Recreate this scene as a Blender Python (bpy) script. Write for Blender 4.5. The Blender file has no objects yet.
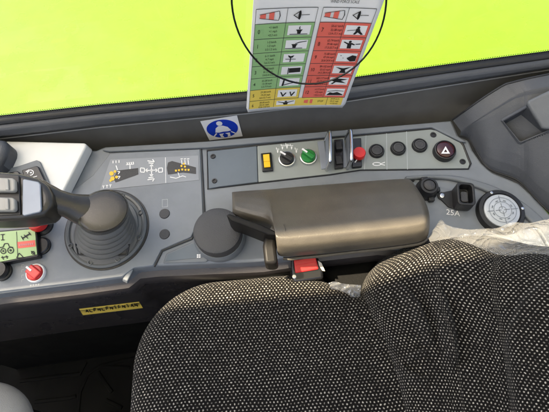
import bpy, bmesh, math, random
from mathutils import Vector as V, Matrix, noise
from mathutils.bvhtree import BVHTree
random.seed(7)
S = bpy.context.scene
COL = S.collection
R = math.radians

# ------------------------------------------------------------------ camera
CAM = V((0, 0, 1.15)); PITCH = R(58); ROLL = R(5.5); FX = 457.0
FWD = V((0, math.cos(PITCH), -math.sin(PITCH)))
UP0 = V((0, math.sin(PITCH), math.cos(PITCH))); XH = V((1, 0, 0))
RT = math.cos(ROLL)*XH - math.sin(ROLL)*UP0
UPV = math.sin(ROLL)*XH + math.cos(ROLL)*UP0
cam = bpy.data.cameras.new('camera'); co = bpy.data.objects.new('camera', cam); COL.objects.link(co)
cam.sensor_width = 36; cam.lens = 36*FX/549.0; cam.clip_start = 0.01; cam.clip_end = 500
m = Matrix((RT, UPV, -FWD)).transposed().to_4x4(); m.translation = CAM
co.matrix_world = m; S.camera = co

def ray(px, py): return RT*((px-274.5)/FX) + UPV*((206-py)/FX) + FWD
def on_plane(px, py, p0, n):
    d = ray(px, py); return CAM + d*((p0-CAM).dot(n)/d.dot(n))
def D(px, py, depth): return CAM + ray(px, py)*depth
def PZ(px, py, z): return on_plane(px, py, V((0, 0, z)), V((0, 0, 1)))
def PY(px, py, y): return on_plane(px, py, V((0, y, 0)), V((0, 1, 0)))
TILT = R(10)
K = CAM + FWD*0.62
CN = V((0, -math.sin(TILT), math.cos(TILT))); CY = V((0, math.cos(TILT), math.sin(TILT))); CX = XH
def C(px, py, h=0.0): return on_plane(px, py, K + CN*h, CN)      # a point on the console's top, h above it
def mpp(px, py, h=0.0): return (C(px, py, h)-CAM).dot(FWD)/FX     # metres per unit there

# ------------------------------------------------------------------ materials
def mat(name, col, rough=.5, metal=0., bump=0., bscale=900., var=.08, spec=.5, coat=0., dust=0.):
    M = bpy.data.materials.new(name); M.use_nodes = True
    nt = M.node_tree; b = nt.nodes['Principled BSDF']
    b.inputs['Metallic'].default_value = metal
    b.inputs['Specular IOR Level'].default_value = spec
    b.inputs['Coat Weight'].default_value = coat
    tc = nt.nodes.new('ShaderNodeTexCoord')
    n = nt.nodes.new('ShaderNodeTexNoise'); n.inputs['Scale'].default_value = 38; n.inputs['Detail'].default_value = 6
    nt.links.new(tc.outputs['Object'], n.inputs['Vector'])
    r = nt.nodes.new('ShaderNodeMapRange'); r.inputs['From Min'].default_value = .25; r.inputs['From Max'].default_value = .75
    r.inputs['To Min'].default_value = 1-var; r.inputs['To Max'].default_value = 1+var
    nt.links.new(n.outputs['Fac'], r.inputs['Value'])
    mx = nt.nodes.new('ShaderNodeVectorMath'); mx.operation = 'SCALE'
    mx.inputs[0].default_value = col[:3]; nt.links.new(r.outputs['Result'], mx.inputs['Scale'])
    out = mx.outputs['Vector']
    if dust:
        n3 = nt.nodes.new('ShaderNodeTexNoise'); n3.inputs['Scale'].default_value = 420; n3.inputs['Detail'].default_value = 3
        nt.links.new(tc.outputs['Object'], n3.inputs['Vector'])
        r3 = nt.nodes.new('ShaderNodeMapRange'); r3.inputs['From Min'].default_value = .66; r3.inputs['From Max'].default_value = .8
        r3.inputs['To Max'].default_value = dust
        nt.links.new(n3.outputs['Fac'], r3.inputs['Value'])
        mm = nt.nodes.new('ShaderNodeMix'); mm.data_type = 'RGBA'
        nt.links.new(r3.outputs['Result'], mm.inputs['Factor']); nt.links.new(out, mm.inputs['A']); mm.inputs['B'].default_value = (.42, .38, .32, 1)
        out = mm.outputs['Result']
    nt.links.new(out, b.inputs['Base Color'])
    r2 = nt.nodes.new('ShaderNodeMapRange'); r2.inputs['From Min'].default_value = .3; r2.inputs['From Max'].default_value = .7
    r2.inputs['To Min'].default_value = max(.02, rough-.07); r2.inputs['To Max'].default_value = min(1, rough+.07)
    n2 = nt.nodes.new('ShaderNodeTexNoise'); n2.inputs['Scale'].default_value = 14; n2.inputs['Detail'].default_value = 8
    nt.links.new(tc.outputs['Object'], n2.inputs['Vector']); nt.links.new(n2.outputs['Fac'], r2.inputs['Value'])
    nt.links.new(r2.outputs['Result'], b.inputs['Roughness'])
    if bump:
        bt = nt.nodes.new('ShaderNodeTexNoise'); bt.inputs['Scale'].default_value = bscale; bt.inputs['Detail'].default_value = 2
        bb = nt.nodes.new('ShaderNodeBump'); bb.inputs['Strength'].default_value = bump; bb.inputs['Distance'].default_value = .0006
        nt.links.new(tc.outputs['Object'], bt.inputs['Vector']); nt.links.new(bt.outputs['Fac'], bb.inputs['Height'])
        nt.links.new(bb.outputs['Normal'], b.inputs['Normal'])
    return M

def fabric_mat(name):
    M = bpy.data.materials.new(name); M.use_nodes = True
    nt = M.node_tree; b = nt.nodes['Principled BSDF']; L = nt.links.new
    uv = nt.nodes.new('ShaderNodeUVMap')
    nz = nt.nodes.new('ShaderNodeTexNoise'); nz.inputs['Scale'].default_value = 9; L(uv.outputs[0], nz.inputs['Vector'])
    ns = nt.nodes.new('ShaderNodeVectorMath'); ns.operation = 'SCALE'; ns.inputs['Scale'].default_value = .012
    L(nz.outputs['Color'], ns.inputs[0])
    nf = nt.nodes.new('ShaderNodeTexNoise'); nf.inputs['Scale'].default_value = 260; L(uv.outputs[0], nf.inputs['Vector'])
    nfs = nt.nodes.new('ShaderNodeVectorMath'); nfs.operation = 'SCALE'; nfs.inputs['Scale'].default_value = .0022
    L(nf.outputs['Color'], nfs.inputs[0])
    ad = nt.nodes.new('ShaderNodeVectorMath'); ad.operation = 'ADD'; L(uv.outputs[0], ad.inputs[0]); L(ns.outputs[0], ad.inputs[1])
    ad2 = nt.nodes.new('ShaderNodeVectorMath'); ad2.operation = 'ADD'; L(ad.outputs[0], ad2.inputs[0]); L(nfs.outputs[0], ad2.inputs[1])
    sp = nt.nodes.new('ShaderNodeSeparateXYZ'); L(ad2.outputs[0], sp.inputs[0])
    def mth(op, a, b_=None):
        n = nt.nodes.new('ShaderNodeMath'); n.operation = op
        for i, q in enumerate((a, b_)):
            if q is None: continue
            if isinstance(q, (int, float)): n.inputs[i].default_value = q
            else: L(q, n.inputs[i])
        return n.outputs[0]
    u = mth('DIVIDE', sp.outputs[0], .0044); v = mth('DIVIDE', sp.outputs[1], .0033)
    row = mth('FLOOR', v); sh = mth('MULTIPLY', mth('FLOORED_MODULO', row, 2), .5)
    us = mth('ADD', u, sh)
    fu = mth('SUBTRACT', mth('FRACT', us), .5); fv = mth('SUBTRACT', mth('FRACT', v), .5)
    d = mth('SQRT', mth('ADD', mth('POWER', mth('MULTIPLY', fu, 1.12), 2), mth('POWER', mth('MULTIPLY', fv, .86), 2)))
    mr = nt.nodes.new('ShaderNodeMapRange'); mr.interpolation_type = 'SMOOTHSTEP'
    mr.inputs['From Min'].default_value = .29; mr.inputs['From Max'].default_value = .14; L(d, mr.inputs['Value'])
    # each stitch a little lighter or darker
    cb = nt.nodes.new('ShaderNodeCombineXYZ'); L(mth('FLOOR', us), cb.inputs[0]); L(row, cb.inputs[1])
    wn = nt.nodes.new('ShaderNodeTexWhiteNoise'); wn.noise_dimensions = '2D'; L(cb.outputs[0], wn.inputs['Vector'])
    jr = nt.nodes.new('ShaderNodeMapRange'); jr.inputs['To Min'].default_value = .3; jr.inputs['To Max'].default_value = 1; L(wn.outputs['Value'], jr.inputs['Value'])
    mk = mth('MULTIPLY', mr.outputs[0], jr.outputs[0])
    mix = nt.nodes.new('ShaderNodeMix'); mix.data_type = 'RGBA'
    mix.inputs['A'].default_value = (.0052, .0046, .0042, 1); mix.inputs['B'].default_value = (.45, .42, .37, 1)
    L(mk, mix.inputs['Factor']); L(mix.outputs['Result'], b.inputs['Base Color'])
    b.inputs['Roughness'].default_value = .95; b.inputs['Specular IOR Level'].default_value = .15
    b.inputs['Sheen Weight'].default_value = .04
    fz = nt.nodes.new('ShaderNodeTexNoise'); fz.inputs['Scale'].default_value = 1500; L(uv.outputs[0], fz.inputs['Vector'])
    hh = mth('ADD', mr.outputs[0], mth('MULTIPLY', fz.outputs['Fac'], .8))
    bp = nt.nodes.new('ShaderNodeBump'); bp.inputs['Strength'].default_value = .8; bp.inputs['Distance'].default_value = .0008
    L(hh, bp.inputs['Height']); L(bp.outputs['Normal'], b.inputs['Normal'])
    return M

def sheet_mat(name, tint, opac, rough):
    M = bpy.data.materials.new(name); M.use_nodes = True; nt = M.node_tree; L = nt.links.new
    out = nt.nodes['Material Output']; nt.nodes.remove(nt.nodes['Principled BSDF'])
    N = nt.nodes.new
    df = N('ShaderNodeBsdfDiffuse'); df.inputs['Color'].default_value = (*tint, 1)
    tl = N('ShaderNodeBsdfTranslucent'); tl.inputs['Color'].default_value = (*tint, 1)
    a1 = N('ShaderNodeMixShader'); a1.inputs[0].default_value = .5; L(df.outputs[0], a1.inputs[1]); L(tl.outputs[0], a1.inputs[2])
    tr = N('ShaderNodeBsdfTransparent')
    lw = N('ShaderNodeLayerWeight'); lw.inputs['Blend'].default_value = .35
    mr = N('ShaderNodeMapRange'); mr.inputs['To Min'].default_value = opac; mr.inputs['To Max'].default_value = min(1, opac+.6); L(lw.outputs['Facing'], mr.inputs['Value'])
    a2 = N('ShaderNodeMixShader'); L(mr.outputs[0], a2.inputs[0]); L(tr.outputs[0], a2.inputs[1]); L(a1.outputs[0], a2.inputs[2])
    gl = N('ShaderNodeBsdfGlossy'); gl.inputs['Roughness'].default_value = rough
    a3 = N('ShaderNodeMixShader'); a3.inputs[0].default_value = .15; L(a2.outputs[0], a3.inputs[1]); L(gl.outputs[0], a3.inputs[2])
    L(a3.outputs[0], out.inputs['Surface'])
    return M

def glass_mat(name):
    M = bpy.data.materials.new(name); M.use_nodes = True; nt = M.node_tree; L = nt.links.new
    out = nt.nodes['Material Output']
    tr = nt.nodes.new('ShaderNodeBsdfTransparent'); tr.inputs['Color'].default_value = (.95, .97, .95, 1)
    gl = nt.nodes.new('ShaderNodeBsdfGlossy'); gl.inputs['Roughness'].default_value = .02
    lw = nt.nodes.new('ShaderNodeLayerWeight'); lw.inputs['Blend'].default_value = .5
    pw = nt.nodes.new('ShaderNodeMath'); pw.operation = 'POWER'; pw.inputs[1].default_value = 4; L(lw.outputs['Facing'], pw.inputs[0])
    fr = nt.nodes.new('ShaderNodeMath'); fr.operation = 'MULTIPLY_ADD'; fr.inputs[1].default_value = .9; fr.inputs[2].default_value = .035; L(pw.outputs[0], fr.inputs[0])
    mx = nt.nodes.new('ShaderNodeMixShader'); L(fr.outputs[0], mx.inputs[0]); L(tr.outputs[0], mx.inputs[1]); L(gl.outputs[0], mx.inputs[2])
    # uneven white haze painted into the pane in place of glare
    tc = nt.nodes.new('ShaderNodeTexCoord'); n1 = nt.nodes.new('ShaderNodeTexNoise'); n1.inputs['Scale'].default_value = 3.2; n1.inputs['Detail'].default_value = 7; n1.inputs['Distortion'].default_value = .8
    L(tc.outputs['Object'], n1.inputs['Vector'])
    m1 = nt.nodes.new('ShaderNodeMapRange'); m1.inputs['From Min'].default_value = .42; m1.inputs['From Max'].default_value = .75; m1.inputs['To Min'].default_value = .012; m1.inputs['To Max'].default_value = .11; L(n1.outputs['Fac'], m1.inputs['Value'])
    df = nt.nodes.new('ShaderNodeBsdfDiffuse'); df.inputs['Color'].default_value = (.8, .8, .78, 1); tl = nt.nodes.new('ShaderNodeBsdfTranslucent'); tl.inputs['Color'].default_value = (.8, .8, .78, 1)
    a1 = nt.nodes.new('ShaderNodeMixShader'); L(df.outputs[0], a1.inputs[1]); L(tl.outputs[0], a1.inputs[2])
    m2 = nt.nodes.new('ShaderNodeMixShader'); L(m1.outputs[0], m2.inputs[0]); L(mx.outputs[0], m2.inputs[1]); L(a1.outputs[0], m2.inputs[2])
    L(m2.outputs[0], out.inputs['Surface']); return M

def frit_mat(name):
    M = bpy.data.materials.new(name); M.use_nodes = True; nt = M.node_tree; L = nt.links.new
    out = nt.nodes['Material Output']; b = nt.nodes['Principled BSDF']
    b.inputs['Base Color'].default_value = (.01, .01, .01, 1); b.inputs['Roughness'].default_value = .4
    uv = nt.nodes.new('ShaderNodeUVMap'); vt = nt.nodes.new('ShaderNodeTexVoronoi'); vt.inputs['Randomness'].default_value = 0; vt.inputs['Scale'].default_value = 1
    sc = nt.nodes.new('ShaderNodeVectorMath'); sc.operation = 'SCALE'; sc.inputs['Scale'].default_value = 330
    L(uv.outputs[0], sc.inputs[0]); L(sc.outputs[0], vt.inputs['Vector'])
    gt = nt.nodes.new('ShaderNodeMath'); gt.operation = 'GREATER_THAN'; sx = nt.nodes.new('ShaderNodeSeparateXYZ'); L(uv.outputs[0], sx.inputs[0]); th = nt.nodes.new('ShaderNodeMapRange'); th.inputs['From Max'].default_value = .0145; th.inputs['To Min'].default_value = .80; th.inputs['To Max'].default_value = .18
    L(sx.outputs[1], th.inputs['Value']); L(th.outputs[0], gt.inputs[1]); L(vt.outputs['Distance'], gt.inputs[0])
    tr = nt.nodes.new('ShaderNodeBsdfTransparent'); mx = nt.nodes.new('ShaderNodeMixShader')
    L(gt.outputs[0], mx.inputs[0]); L(b.outputs[0], mx.inputs[1]); L(tr.outputs[0], mx.inputs[2]); L(mx.outputs[0], out.inputs['Surface'])
    return M

m_console = mat('console_grey', (.186, .204, .226), .46, bump=.25, bscale=1500, var=.09, dust=.10)
m_plate = mat('plate_blue_grey', (.105, .13, .155), .42, var=.05, dust=.12)
m_switch = mat('panel_grey', (.25, .272, .258), .45, var=.04, dust=.10)
m_decal = mat('decal_film', (.245, .262, .285), .38, var=.04)
m_lip = mat('lip_grey', (.15, .165, .18), .5, bump=.2, bscale=1500, var=.05)
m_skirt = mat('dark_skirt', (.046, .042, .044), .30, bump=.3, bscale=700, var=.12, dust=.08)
m_wall = mat('wall_dark', (.12, .116, .106), .55, bump=.5, bscale=900, var=.12, dust=.12)
m_trim = mat('trim_grey', (.056, .060, .068), .5, bump=.5, bscale=900, var=.08, dust=.1)
m_trimd = mat('trim_recess', (.055, .058, .064), .55, bump=.5, bscale=900)
m_latch = mat('latch_grey', (.115, .122, .13), .5, bump=.3)
m_blk = mat('black_plastic', (.014, .014, .015), .4, bump=.3, bscale=1200, dust=.15)
m_blkg = mat('black_gloss', (.010, .010, .011), .18)
m_rub = mat('rubber', (.012, .012, .012), .5, bump=.3)
m_boot = mat('boot_rubber', (.085, .085, .080), .42, bump=.3, dust=.15)
m_ring = mat('ring_grey', (.115, .120, .118), .42, bump=.3, dust=.2)
m_handle = mat('handle_black', (.034, .030, .024), .22, bump=.25, bscale=1400, dust=.1)
m_pad = mat('pad_taupe', (.096, .084, .065), .37, bump=.45, bscale=900, var=.14, dust=.08)
m_cap = mat('cap_grey', (.050, .050, .052), .55, bump=.9, bscale=800)
m_silver = mat('silver', (.62, .63, .64), .25, metal=1)
m_silverp = mat('silver_paint', (.25, .28, .33), .35, metal=.2)
m_rocker = mat('rocker_cream', (.34, .33, .30), .4, dust=.1)
m_bracket = mat('bracket_black', (.010, .009, .008), .42, spec=.2)
m_white = mat('white_plastic', (.74, .74, .71), .45, bump=.15, var=.03, dust=.06)
m_cream = mat('cream_edge', (.62, .58, .48), .5)
m_print = mat('white_print', (.78, .78, .78), .6, var=.02)
m_printg = mat('grey_print', (.40, .42, .43), .6, var=.02)
m_black = mat('black_print', (.012, .012, .012), .6)
m_red = mat('red_plastic', (.62, .022, .020), .35)
m_redp = mat('red_print', (.80, .15, .11), .6, var=.03)
m_pink = mat('pink_print', (.62, .25, .24), .6, var=.03)
m_green = mat('green_plastic', (.012, .20, .035), .35)
m_greenp = mat('green_print', (.30, .52, .22), .6, var=.03)
m_greenl = mat('green_label', (.36, .51, .22), .45, var=.05)
m_yel = mat('yellow_plastic', (.85, .50, .010), .4)
m_yelp = mat('yellow_print', (.80, .60, .10), .6, var=.03)
m_card = mat('card_white', (.86, .85, .84), .35, var=.03)
m_blue = mat('blue_print', (.010, .045, .46), .35)
m_hazard = mat('hazard_lens', (.045, .006, .008), .2, coat=.4)
m_lime = mat('lime_paint', (.112, .215, .0030), .30, var=.04, coat=.3)
m_mat = mat('floor_mat_rubber', (.005, .005, .005), .75, bump=.5, bscale=500, dust=.03, spec=.18)
m_greycv = mat('grey_cover', (.28, .28, .27), .6, bump=.6, bscale=1000)
m_fab = fabric_mat('dotted_fabric')
m_wrap = sheet_mat('clear_wrap', (.64, .63, .59), .11, .12)
m_scrap = sheet_mat('clear_scrap', (.70, .72, .74), .22, .14)
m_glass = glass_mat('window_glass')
m_frit = frit_mat('frit')
m_ground = mat('yard', (.42, .41, .39), .9, var=.2)
m_roofm = mat('roof_liner', (.74, .74, .72), .8)  # kept pale so the unseen roof and panels bounce light inside
m_gauge = mat('gauge_white', (.46, .49, .52), .25, coat=.5)

# ------------------------------------------------------------------ mesh helpers
class B:
    def __init__(s): s.v = []; s.f = []; s.uv = None; s.smooth = False
    def add(s, vs, fs):
        o = len(s.v); s.v += [V(p) for p in vs]; s.f += [tuple(i+o for i in f) for f in fs]; return s
    def prism(s, bot, top):
        n = len(bot)
        return s.add(list(bot)+list(top), [tuple(range(n-1, -1, -1)), tuple(range(n, 2*n))] + [(i, (i+1) % n, n+(i+1) % n, n+i) for i in range(n)])
    def poly(s, pts): return s.add(pts, [tuple(range(len(pts)))])
    def plate(s, pxs, h0, h1): return s.prism([C(x, y, h1)-CN*(h1-h0) for x, y in pxs], [C(x, y, h1) for x, y in pxs])
    def flat(s, pxs, h): return s.poly([C(x, y, h) for x, y in pxs])
    def box(s, c, ax, ay, az, sx, sy, sz):
        c = V(c); a = ax*(sx/2); b = ay*(sy/2)
        q = [c-a-b, c+a-b, c+a+b, c-a+b]
        return s.prism(q, [p+az*sz for p in q])
    def lathe(s, c, n, prof, seg=40, e1=None, sx=1, sy=1):
        n = n.normalized(); e1 = (e1 or XH); e1 = (e1-n*e1.dot(n)).normalized(); e2 = n.cross(e1)
        vs = []; fs = []
        for r, h in prof:
            for k in range(seg):
                a = 2*math.pi*k/seg
                vs.append(c + e1*(r*sx*math.cos(a)) + e2*(r*sy*math.sin(a)) + n*h)
        for j in range(len(prof)-1):
            for k in range(seg):
                k2 = (k+1) % seg
                fs.append((j*seg+k, j*seg+k2, (j+1)*seg+k2, (j+1)*seg+k))
        if prof[-1][0] > 1e-6: fs.append(tuple((len(prof)-1)*seg+k for k in range(seg)))
        if prof[0][0] > 1e-6: fs.append(tuple(range(seg-1, -1, -1)))
        return s.add(vs, fs)
    def grid(s, rows, uv=None):
        nr, nc = len(rows), len(rows[0]); o = len(s.v)
        s.add([p for r in rows for p in r], [(i*nc+j, i*nc+j+1, (i+1)*nc+j+1, (i+1)*nc+j) for i in range(nr-1) for j in range(nc-1)])
        if uv: s.uv = (s.uv or []) + [q for r in uv for q in r]
        return s
    def tube(s, path, r, seg=10, closed=False, rb=None):
        n = len(path); vs = []; fs = []
        prev = None
        for i, p in enumerate(path):
            a = path[(i-1) % n] if (closed or i) else p; b = path[(i+1) % n] if (closed or i < n-1) else p
            t = (b-a).normalized()
            e = prev if prev is not None else (V((0, 0, 1)) if abs(t.z) < .9 else XH)
            e = (e - t*e.dot(t)).normalized(); prev = e; g = t.cross(e)
            ri = r[i] if isinstance(r, (list, tuple)) else r
            rj = ri if rb is None else (rb[i] if isinstance(rb, (list, tuple)) else rb)
            for k in range(seg):
                w = 2*math.pi*k/seg; vs.append(p + e*(rj*math.sin(w)) + g*(ri*math.cos(w)))
        m_ = n if closed else n-1
        for i in range(m_):
            for k in range(seg):
                k2 = (k+1) % seg; i2 = (i+1) % n
                fs.append((i*seg+k, i*seg+k2, i2*seg+k2, i2*seg+k))
        if not closed: fs += [tuple(range(seg-1, -1, -1)), tuple((n-1)*seg+k for k in range(seg))]
        return s.add(vs, fs)

def wloc(o):
    p = V((0, 0, 0))
    while o is not None: p += o.location; o = o.parent
    return p
def obj(name, b, material, parent=None, loc=None, bevel=0, smooth=False, seg=3, subsurf=0, solid=0, label=None, ang=35):
    me = bpy.data.meshes.new(name)
    base = V(loc) if loc is not None else (wloc(parent) if parent else V((0, 0, 0)))
    me.from_pydata([p-base for p in b.v], [], b.f); me.update()
    bm = bmesh.new(); bm.from_mesh(me); bmesh.ops.recalc_face_normals(bm, faces=bm.faces[:])
    if b.uv:
        l = bm.loops.layers.uv.new('UVMap'); bm.verts.ensure_lookup_table()
        for f in bm.faces:
            for lp in f.loops: lp[l].uv = b.uv[lp.vert.index]
    bm.to_mesh(me); bm.free()
    o = bpy.data.objects.new(name, me); COL.objects.link(o); me.materials.append(material)
    if parent: o.parent = parent; o.location = base - wloc(parent)
    else: o.location = base
    if solid:
        q = o.modifiers.new('solid', 'SOLIDIFY'); q.thickness = solid; q.offset = -1
    if bevel:
        q = o.modifiers.new('bevel', 'BEVEL'); q.width = bevel; q.segments = seg; q.limit_method = 'ANGLE'; q.angle_limit = R(ang); q.harden_normals = False
    if subsurf:
        q = o.modifiers.new('sub', 'SUBSURF'); q.levels = q.render_levels = subsurf
    if smooth or bevel or subsurf:
        for p in me.polygons: p.use_smooth = True
        if not subsurf:
            bm = bmesh.new(); bm.from_mesh(me)
            for e in bm.edges:
                if len(e.link_faces) == 2 and e.calc_face_angle(0) > R(38): e.smooth = False
            bm.to_mesh(me); bm.free()
    if label: o['label'] = label
    return o
def each(name, bs, material, parent):
    return [obj(name, q, material, parent) for q in bs]
def islands(b):
    # one B per separate outline
    par = list(range(len(b.v)))
    def fd(i):
        while par[i] != i: par[i] = par[par[i]]; i = par[i]
        return i
    for f in b.f:
        for k in f[1:]: par[fd(k)] = fd(f[0])
    out = {}
    for f in b.f: out.setdefault(fd(f[0]), []).append(f)
    res = []
    for fs in out.values():
        ids = sorted({i for f in fs for i in f}); mp = {i: n for n, i in enumerate(ids)}
        q = B(); q.add([b.v[i] for i in ids], [tuple(mp[i] for i in f) for f in fs]); res.append(q)
    return res
def tag(o, label, cat, kind=None, group=None):
    o['label'] = label; o['category'] = cat
    if kind: o['kind'] = kind
    if group: o['group'] = group
    return o
def thing(name, loc, label, cat):
    o = bpy.data.objects.new(name, None); o.empty_display_size = .05; COL.objects.link(o); o.location = loc
    return tag(o, label, cat)
def struct(o): o['kind'] = 'structure'; return o
def circ(cx, cy, r, n=28, ry=None, a0=0, a1=360):
    ry = ry or r; full = abs(a1-a0) >= 360
    k = n if full else n+1
    return [(cx+r*math.cos(R(a0+(a1-a0)*i/n)), cy+ry*math.sin(R(a0+(a1-a0)*i/n))) for i in range(k)]
def crom(pts, n=8):
    out = []; P = [pts[0]]+list(pts)+[pts[-1]]
    for i in range(1, len(P)-2):
        p0, p1, p2, p3 = [V(q) for q in P[i-1:i+3]]
        for k in range(n):
            t = k/n
            out.append(.5*((2*p1)+(p2-p0)*t+(2*p0-5*p1+4*p2-p3)*t*t+(3*p1-p0-3*p2+p3)*t**3))
    out.append(V(pts[-1])); return out
def interp(pts, x):
    if x <= pts[0][0]: return pts[0][1]
    for (a, b), (c, d) in zip(pts, pts[1:]):
        if x <= c:
            return b + (d-b)*(x-a)/(c-a)
    return pts[-1][1]
def text_tris(s, size=1.0, align='CENTER'):
    cu = bpy.data.curves.new('t', 'FONT'); cu.body = s; cu.size = size; cu.align_x = align; cu.align_y = 'CENTER'; cu.resolution_u = 2
    ob = bpy.data.objects.new('t', cu); COL.objects.link(ob)
    dg = bpy.context.evaluated_depsgraph_get(); me = bpy.data.meshes.new_from_object(ob.evaluated_get(dg))
    vs = [(p.co.x, p.co.y) for p in me.vertices]; fs = [tuple(p.vertices) for p in me.polygons]
    bpy.data.objects.remove(ob); bpy.data.meshes.remove(me); return vs, fs
def bvh_of(o):
    dg = bpy.context.evaluated_depsgraph_get(); e = o.evaluated_get(dg); me = e.to_mesh()
    mw = Matrix.Translation(wloc(o))
    t = BVHTree.FromPolygons([mw @ v.co for v in me.vertices], [tuple(p.vertices) for p in me.polygons]); e.to_mesh_clear(); return t
def hit(t, px, py, off=.0008):
    d = ray(px, py).normalized(); p, n, i, dist = t.ray_cast(CAM, d); return p - d*off if p else None

# ================================================================== setting
ground = struct(obj('ground', B().poly([V((-150, -150, -1.6)), V((150, -150, -1.6)), V((150, 150, -1.6)), V((-150, 150, -1.6))]), m_ground))
floor = struct(obj('floor', B().prism([V(p) for p in ((-.9, -.6, 0), (.9, -.6, 0), (.9, .62, 0), (-.9, .62, 0))], [V(p) for p in ((-.9, -.6, .03), (.9, -.6, .03), (.9, .62, .03), (-.9, .62, .03))]), m_blk))

# ================================================================== side console
con = thing('side_console', (K.x, K.y+.02, .03), 'grey moulded control console with rows of switches beside the dotted seat', 'console')
FAR = [(-230, 182), (-70, 160), (60, 150), (96, 150), (105, 146.5), (205, 141), (330, 130.5), (409, 124), (452, 120)]
RIGHT = [(459, 136), (469, 140), (473, 150), (482, 163), (493, 172), (519, 183), (536, 198), (549, 213), (590, 250), (620, 300)]
FRONT = [(560, 300), (470, 268), (430, 247), (380, 243.5), (312, 251), (288, 257), (262, 261), (245, 262), (205, 263.5), (152, 266), (134, 268), (128, 273), (122, 277.5), (75, 284), (0, 293), (-70, 303), (-230, 326)]
body = obj('console_body', B().plate(FAR+RIGHT+FRONT, -.030, 0), m_console, con, bevel=.0035)
# raised lip along the far edge
obj('far_lip', B().plate([(102, 150), (106, 147), (205, 141.3), (330, 131), (409, 124.4), (451, 121), (457, 135.5), (467, 142), (460, 141), (432, 127), (330, 136.5), (207, 147.5), (109, 151.3)], .0003, .005), m_lip, con, bevel=.0015)
# left control field with its seam
obj('control_field', B().plate([(110, 153), (200, 149), (203, 215.5), (194, 231), (191, 237), (161, 249.5), (153, 265.5), (134, 267.5), (122, 276.5), (75, 282.5), (0, 291.5), (-60, 300), (-60, 238), (60, 200), (93, 175)], .0003, .0028), m_console, con, bevel=.0012)
obj('seam', B().tube([C(x, y, .0008) for x, y in ((109, 152), (201.5, 148), (204.8, 215.5), (195.5, 231.5), (192, 239), (162.5, 251), (154.5, 267))], .0011), m_blk, con)
obj('decal_film', B().plate([(110.5, 159.5), (198.5, 155.5), (198.8, 180), (100, 190)], .0029, .0033), m_decal, con)
# switch panel
SWP = [(207, 150.8), (431, 129), (436, 130), (461, 142.5), (463, 145), (470.5, 164), (468.5, 168.6), (360, 169.8), (330, 174.4), (258, 182.5), (220, 187), (208.3, 189)]
obj('seam', B().tube([C(x, y, .0006) for x, y in SWP], .0016, closed=True), m_blk, con)
obj('switch_panel', B().plate([(257.2, 146), (431, 129.3), (436, 130.4), (460.6, 142.9), (462.6, 145.5), (469.8, 164), (468.2, 168.2), (360, 169.3), (330, 173.9), (258.4, 182)], .0005, .0030), m_switch, con, bevel=.0008)
obj('blank_plate', B().plate([(207.6, 151.2), (256.7, 146.1), (257.8, 182), (220, 186.5), (208.8, 188.5)], .0005, .0034), m_plate, con, bevel=.0008)
def screw(px, py, r=2.6, h=.003):
    c = C(px, py, h); k = mpp(px, py)*r
    o = obj('screw', B().lathe(c, CN, [(k*1.15, -.001), (k*1.15, .0008), (k, .0014), (k*.62, .0014), (k*.5, .0003), (.00001, .0003)], 20), m_blk, con, smooth=True)
    return o
for x, y in ((213, 156.5), (214.5, 181)): screw(x, y, 2.3, .0034)
for x, y in ((433.2, 135), (462.6, 161.8)): screw(x, y, 2.6)
screw(412, 180, 2.2, .001)
# panel dividing lines
b = B()
for x0, y0, x1, y1 in ((366, 135.5, 364.5, 169.4), (386.5, 133.4, 387, 169.5), (406.5, 131.5, 407.5, 169.5)):
    b.prism([C(x0-.35, y0, .0031), C(x0+.35, y0, .0031), C(x1+.35, y1, .0031), C(x1-.35, y1, .0031)], [C(x0-.35, y0, .0034), C(x0+.35, y0, .0034), C(x1+.35, y1, .0034), C(x1-.35, y1, .0034)])
obj('panel_line', b, m_printg, con)

# --- yellow rocker
def rocker(px, py, w, h, bez, keym, name='rocker_switch', H=.003, split=True):
    c = C(px, py, H); k = mpp(px, py)
    o = obj(name, B().box(c, CX, CY, CN, w*k, h*k, .004), bez, con, bevel=.0012)
    a, d = w*.58*k, h*.66*k
    q = lambda sx, sy, z: c + CX*(a/2*sx) + CY*(d/2*sy) + CN*z
    kb = B().prism([q(-1, -1, .004), q(1, -1, .004), q(1, 0, .004), q(-1, 0, .004)], [q(-1, -1, .0062), q(1, -1, .0062), q(1, -.03, .0048), q(-1, -.03, .0048)])
    kb.prism([q(-1, .0, .004), q(1, .0, .004), q(1, 1, .004), q(-1, 1, .004)], [q(-1, .03, .0048), q(1, .03, .0048), q(1, 1, .0085), q(-1, 1, .0085)])
    obj('rocker_key', kb, keym, o, bevel=.0006)
    return o
rocker(267, 163, 10.8, 20.3, m_blkg, m_yel)
# --- rotary switches
def rotary(px, py, r, capm, ringm, ang, name='rotary_switch', H=.003, pointer=m_print, ht=.013, gw=.55):
    c = C(px, py, H); k = mpp(px, py)*r
    o = obj(name, B().lathe(c, CN, [(k*1.0, 0), (k*1.0, .003), (k*.95, .0042), (k*.86, .0045), (k*.84, .003), (.00001, .003)], 40), ringm, con, smooth=True)
    obj('knob_cap', B().lathe(c, CN, [(k*.80, .002), (k*.79, .006), (k*.72, .0068), (.00001, .0072)], 36), capm, o, smooth=True)
    d = CX*math.cos(R(ang)) + CY*math.sin(R(ang)); e = CN.cross(d)
    obj('grip', B().box(c+CN*.0065, d, e, CN, k*1.5, k*gw, ht-.0065), capm, o, bevel=.0016)
    obj('pointer', B().box(c+d*(k*.55)+CN*ht, d, e, CN, k*.72, k*.20, .0007), pointer, o)
    return o
rotary(287, 160, 8.6, m_blk, m_silver, 140)
rotary(308.3, 157.8, 8.8, m_green, m_silver, 135)
b = B()      # legend arc above the black selector
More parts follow.
